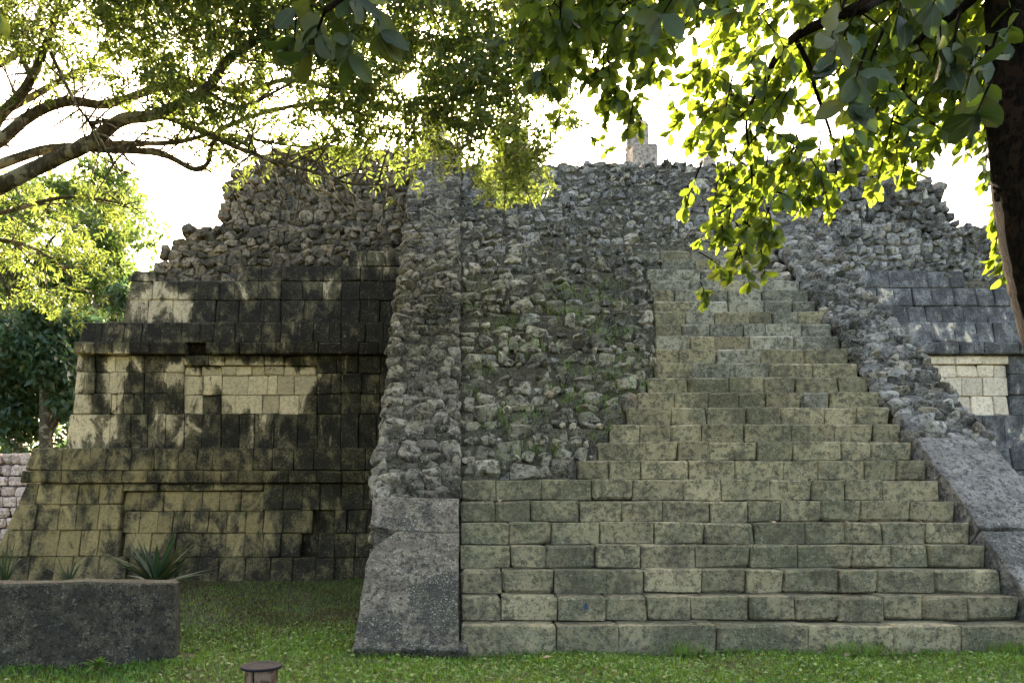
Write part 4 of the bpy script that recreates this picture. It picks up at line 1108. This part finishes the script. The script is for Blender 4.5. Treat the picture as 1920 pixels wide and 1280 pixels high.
# ------------------------------------------------------------------ trees far behind on the left
FL = [leaf_shape(.30, .15, 2, .3, c_, .5) for c_ in (.1, .4)]
def far_tree(name, label, u, Y, vtop, vbot, rx, mat, nl, seed_tr=True, dens=1.0, group='trees beyond the pyramid', scl=1.0):
    x, zt = XZ(u, vtop, Y); zb = max(EYE - (vbot - VY) * Y / FPX, .3)
    o = empty(name, (x, Y, 0)); WORLD[o.name] = tuple(o.location); tag(o, label, 'tree', group)
    b = Bag(); H = zt
    mid = Vector((x + rng.uniform(-.4, .4), Y, (zb + zt) / 2))
    V, F = tube([(x, Y, -.2), (x + rng.uniform(-.3, .3), Y, zb * .6), mid, (x, Y, zt * .92)], [.32, .26, .18, .04], 8, .05); b.add(V, F)
    blobs = []
    for k in range(16):
        t = rng.random(); zc = zb + (zt - zb) * (0.15 + .8 * t); rr = rx * (1 - .55 * abs(t - .4)) * rng.uniform(.3, 1)
        a = rng.uniform(0, 2 * math.pi); c_ = np.array([x + rr * math.cos(a), Y + rr * math.sin(a), zc]); blobs.append((c_, rx * rng.uniform(.28, .5)))
        V, F = tube([(x, Y, max(zc - rr * .8, zb * .5)), (c_ + np.array([x, Y, zc])) / 2, c_], [.10, .06, .02], 5); b.add(V, F)
    part('trunk', b.V, b.F, M['bark_left'], o, True)
    PP = []
    for c_, r in blobs:
        q = unit(nl // 16) * (rng.random((nl // 16, 1)) ** .45) * r * np.array([1, 1, .8]); PP.append(c_ + q)
    PP = np.concatenate(PP)
    # leaves gather in small tufts
    tuft = unit(len(PP) // 6) * .001; 
    D = unit(len(PP)) + np.array([0, 0, -.4]); Nn = unit(len(PP)) * .8 + np.array([0, 0, .6])
    V, F, rr = scatter(FL, PP, frames(D, Nn), rng.uniform(.7, 1.3, len(PP)) * scl)
    c = part('crown', V, F, M[mat], o, True, rr); c['kind'] = 'stuff'
far_tree('background_tree', 'yellow-green sunlit tree at the left edge, tallest behind the limbs', 40, 34, 300, 660, 4.2, 'leaf_far', 9000)
far_tree('background_tree', 'bright green tree rising just left of the pyramid terraces', 215, 36, 325, 650, 3.2, 'leaf_far', 8000)
far_tree('background_tree', 'pale feathery tree between the sunlit trees, farther back', 130, 44, 360, 620, 4.0, 'leaf_far', 6000, scl=1.1)
far_tree('background_tree', 'dark green tree low beside the middle terrace', 95, 27, 560, 830, 2.2, 'leaf_dark', 8000)
far_tree('background_tree', 'dark green tree low at the left edge of the picture', -30, 28, 600, 830, 2.6, 'leaf_dark', 8000)
far_tree('background_tree', 'dark leafy tree behind the corner of the middle terrace', 175, 31, 520, 800, 2.6, 'leaf_dark', 8000)
far_tree('background_tree', 'shaded tree standing deep in the wood at the left', 20, 40, 480, 800, 4.5, 'leaf_dark', 8000, scl=1.2)
far_tree('background_tree', 'shaded tree deep in the wood nearest the pyramid', 240, 42, 470, 800, 4.0, 'leaf_dark', 8000, scl=1.2)
# mass of undergrowth behind them
PP = np.stack([rng.uniform(-42, -10, 14000), rng.uniform(38, 50, 14000), rng.random(14000) ** 1.3 * 9], 1)
PP[:, 2] *= .7 + .3 * np.sin(PP[:, 0] * .9)
V, F, rr = scatter(FL, PP, frames(unit(14000) + np.array([0, 0, -.3]), unit(14000)), rng.uniform(1.2, 2.2, 14000))
P2 = np.stack([rng.uniform(-30, -11, 7000), rng.uniform(27, 36, 7000), rng.random(7000) * 6.5], 1)
V2, F2, r2 = scatter(FL, P2, frames(unit(7000) + np.array([0, 0, -.3]), unit(7000)), rng.uniform(.8, 1.5, 7000))
F = np.concatenate([F, F2 + len(V)]); V = np.concatenate([V, V2]); rr = np.concatenate([rr, r2])
o = link('distant_wood', mesh('distant_wood', V, F, M['leaf_dark'], True, rr)); tag(o, 'dark green wood far behind the trees at the left', 'wood', kind='stuff')

# ------------------------------------------------------------------ palm-like plant and small plants behind the low wall
def blade(p0, az, el, ln, w, droop, fold=.35, n=6):
    d_ = np.array([math.cos(az) * math.cos(el), math.sin(az) * math.cos(el), math.sin(el)])
    sd = np.cross(d_, [0, 0, 1]); sd /= np.linalg.norm(sd) + 1e-9; up = np.cross(sd, d_)
    V, F = [], []
    for i in range(n + 1):
        t = i / n; ww = w / 2 * (min(1, .45 + 2.2 * t) if t < .35 else (1 - ((t - .35) / .65) ** 1.5)) + .001
        c_ = np.array(p0) + d_ * ln * t + np.array([0, 0, -droop * ln * t * t])
        V += [c_ - sd * ww + up * fold * ww, c_, c_ + sd * ww + up * fold * ww]
    for i in range(n):
        k = i * 3; F += [[k, k + 1, k + 4, k + 3], [k + 1, k + 2, k + 5, k + 4]]
    return V, F
def blade_plant(name, label, cat, u, vbase, Y, specs, mat='blade', group=None, stem=.05):
    p = P(u, vbase, Y); o = empty(name, (p.x, Y, 0)); WORLD[o.name] = tuple(o.location); tag(o, label, cat, group)
    V, F = tube([(p.x, Y, -.05), (p.x + .01, Y, p.z * .5), (p.x, Y, p.z + .02)], [stem, stem * .9, stem * .7], 8, .1)
    part('stem', V, F, M['bark_left'], o)
    for az, el, ln, w, dr in specs:
        V, F = blade((p.x, Y, p.z), az, el, ln, w, dr); part('leaf', V, F, M[mat], o, True)
specs = []
for k in range(44):
    specs.append((rng.choice([0, math.pi]) + rng.normal(0, .45), R(rng.uniform(5, 74)), rng.uniform(.62, .88), rng.uniform(.055, .085), rng.uniform(.0, .25)))
blade_plant('palm_plant', 'dark green stiff fan of sword leaves rising behind the low wall', 'plant', 292, 1098, 9.0, specs)
blade_plant('grassy_plant', 'thin arching blades at the left edge behind the low wall', 'plant', 8, 1100, 9.6, [(rng.uniform(0, 6.28), R(rng.uniform(40, 85)), rng.uniform(.5, .95), .022, rng.uniform(.1, .5)) for k in range(26)], stem=.02)
blade_plant('grassy_plant', 'sparse thin-bladed plant between the palm fan and left edge', 'plant', 128, 1100, 9.8, [(rng.uniform(0, 6.28), R(rng.uniform(40, 80)), rng.uniform(.3, .7), .028, rng.uniform(.1, .4)) for k in range(16)], stem=.02)
blade_plant('fern', 'small blue-green fern at the foot of the low wall', 'plant', 186, 1250, 6.55, [(rng.uniform(0, 6.28), R(rng.uniform(20, 70)), rng.uniform(.12, .26), .035, rng.uniform(.2, .6)) for k in range(18)], mat='weed', stem=.01)
blade_plant('seedling', 'tiny leafy weed at the left foot of the balustrade block', 'plant', 674, 1206, 7.4, [(rng.uniform(0, 6.28), R(rng.uniform(20, 70)), rng.uniform(.05, .11), .03, rng.uniform(.2, .5)) for k in range(9)], mat='weed', stem=.006)

# ------------------------------------------------------------------ grass and ground cover
def grass(n, xr, yr, h, w, keep=None, zf=ground_z):
    x = rng.uniform(*xr, n); y = rng.uniform(*yr, n)
    if keep is not None:
        k = keep(x, y); x, y = x[k], y[k]
    z = zf(x, y); n = len(x)
    hh = rng.uniform(*h, n); a = rng.uniform(0, 2 * math.pi, n); lean = rng.uniform(.1, .9, n) * hh; a2 = rng.uniform(0, 2 * math.pi, n)
    base = np.stack([x, y, z - .01], 1); sd = np.stack([np.cos(a), np.sin(a), 0 * a], 1) * (w * rng.uniform(.6, 1.3, n))[:, None] / 2
    ld = np.stack([np.cos(a2) * lean, np.sin(a2) * lean, 0 * a], 1)
    up = np.stack([0 * x, 0 * x, hh], 1)
    V = np.stack([base - sd, base + sd, base + ld * .4 + up * .6 + sd * .8, base + ld * .4 + up * .6 - sd * .8, base + ld + up * .95], 1).reshape(-1, 3)
    k = np.arange(n)[:, None] * 5
    F = [list(q) for q in (k + np.array([0, 1, 2, 3])).tolist()] + [list(q) for q in (k + np.array([3, 2, 4])).tolist()]
    r = rng.random(n)
    return V, F, np.concatenate([r, r])
def patchy(x, y):
    return 0.5 + .5 * np.sin(x * 2.1 + 1.7 * np.sin(y * 1.4)) * np.sin(y * 2.7 + x * .6)
def keep_lawn(x, y):
    front = (y < D0 - .02) | (x < -BW - .1)
    yw = 6.15 + (x + 7) / 4.17 * .97; inwall = (x < -2.7) & (y > yw - .02) & (y < yw + .42)
    dens = np.where((x < -1.2), np.clip(1.15 - (y - 7.0) * .40, .14, 1), 1.0)
    dens = np.where((x < -1.9) & (y < 6.9), .75, dens)
    return front & ~inwall & (rng.random(len(x)) < dens * (.45 + .7 * patchy(x, y)))
V, F, r = grass(170000, (-4.6, 7.6), (5.7, 14.0), (.03, .09), .009, keep_lawn)
o = link('grass', mesh('grass', V, F, M['grass'], False, r)); tag(o, 'short green grass in front of the stairs', 'grass', kind='stuff')
n = 26000; x = rng.uniform(-4.2, 7.6, n); y = rng.uniform(5.7, 9.5, n); k = keep_lawn(x, y); x, y = x[k], y[k]; n = len(x)
WS = [leaf_shape(.045, .026, 2, .2, .2, .5)]
V, F, r = scatter(WS, np.stack([x, y, ground_z(x, y) + rng.uniform(.005, .05, n)], 1), frames(unit(n) * np.array([1, 1, .4]), np.array([0, 0, 1]) + unit(n) * .5), rng.uniform(.6, 1.4, n))
o = link('ground_cover', mesh('ground_cover', V, F, M['weed'], True, r)); tag(o, 'low broad-leaved weeds mixed into the grass', 'weeds', kind='stuff')
# moss and thin grass on the shaded slope by the lower terrace
V, F, r = grass(60000, (-6.5, -.9), (7.6, 14.3), (.015, .05), .014, lambda x, y: rng.random(len(x)) < .5 + .5 * patchy(x * 1.7, y))
o = link('moss', mesh('moss', V, F, leaf_mat('moss_tips', (0.045, 0.042, 0.010), (.05, .05, .010), .25, var=.5), False, r)); tag(o, 'dark moss carpet between low wall and lower terrace', 'moss', kind='stuff')
# longer tufts along the bottom step
tx = np.concatenate([rng.normal(c_, .12, 120) for c_ in (3.95, 4.3, 5.65, 5.85, 2.3)]); ty = D0 - rng.uniform(.03, .2, len(tx))
it = iter(range(len(tx)))
V, F, r = grass(len(tx), (0, 1), (0, 1), (.05, .17), .006, zf=lambda x, y: 0 * x)
V = V.reshape(-1, 5, 3); V += (np.stack([tx, ty, 0 * tx], 1) - V[:, :1].mean(1))[:, None]; V = V.reshape(-1, 3)
o = link('grass_tufts', mesh('grass_tufts', V, F, M['grass'], False, r)); tag(o, 'longer grass tufts along the bottom step', 'grass', kind='stuff')
# weeds between the fallen stones
n = 3000; nn = rng.uniform(8.2, 21, n); xx = rng.uniform(.1, 3.0, n)
k = (patchy(xx * 1.6, nn * .7) > .55) & (xx < np.interp(nn, [8, 10, 13, 24], [1.6, 2.2, 2.9, 3.0])); nn, xx = nn[k], xx[k]; n = len(nn)
V, F, r = grass(n, (0, 1), (0, 1), (.06, .22), .007, zf=lambda x, y: 0 * x)
V = V.reshape(-1, 5, 3); pos = np.stack([xx, D0 + (nn - 1) * TS + .05, nn * RS - .05], 1); V += (pos - V[:, :1].mean(1))[:, None]; V = V.reshape(-1, 3)
o = link('rubble_weeds', mesh('rubble_weeds', V, F, M['grass'], False, r)); tag(o, 'thin grass growing between the fallen stair stones', 'grass', kind='stuff')

# fallen leaves on the grass, the low wall and the steps
n = 150
x = rng.uniform(-4.5, 7, n); y = rng.uniform(5.8, 9.5, n); k = keep_lawn(x, y); x, y = x[k], y[k]; n = len(x)
pp = np.stack([x, y, ground_z(x, y) + rng.uniform(.02, .06, n)], 1)
m = 260; st = rng.integers(1, 22, m); sx = rng.uniform(.1, 6, m)
sx = np.where(st > 7, np.clip(sx, 3.0, 6), sx)
pp = np.concatenate([pp, np.stack([sx, D0 + (st - 1) * TS + rng.uniform(.05, .24, m), st * RS + .012], 1)])
n = len(pp)
V, F, r = scatter([leaf_shape(.08, .045, 2, .3, .25, .5)], pp, frames(unit(n) * np.array([1, 1, .15]), np.array([0, 0, 1]) + unit(n) * .35), rng.uniform(.5, 1.2, n))
o = link('fallen_leaves', mesh('fallen_leaves', V, F, leaf_mat('dry_leaf', (0.20, 0.13, 0.06), (0.2, 0.13, 0.05), .15, yellow=(.3, .25, .08)), True, r)); tag(o, 'dry brown leaves fallen on the grass and steps', 'leaves', kind='stuff')
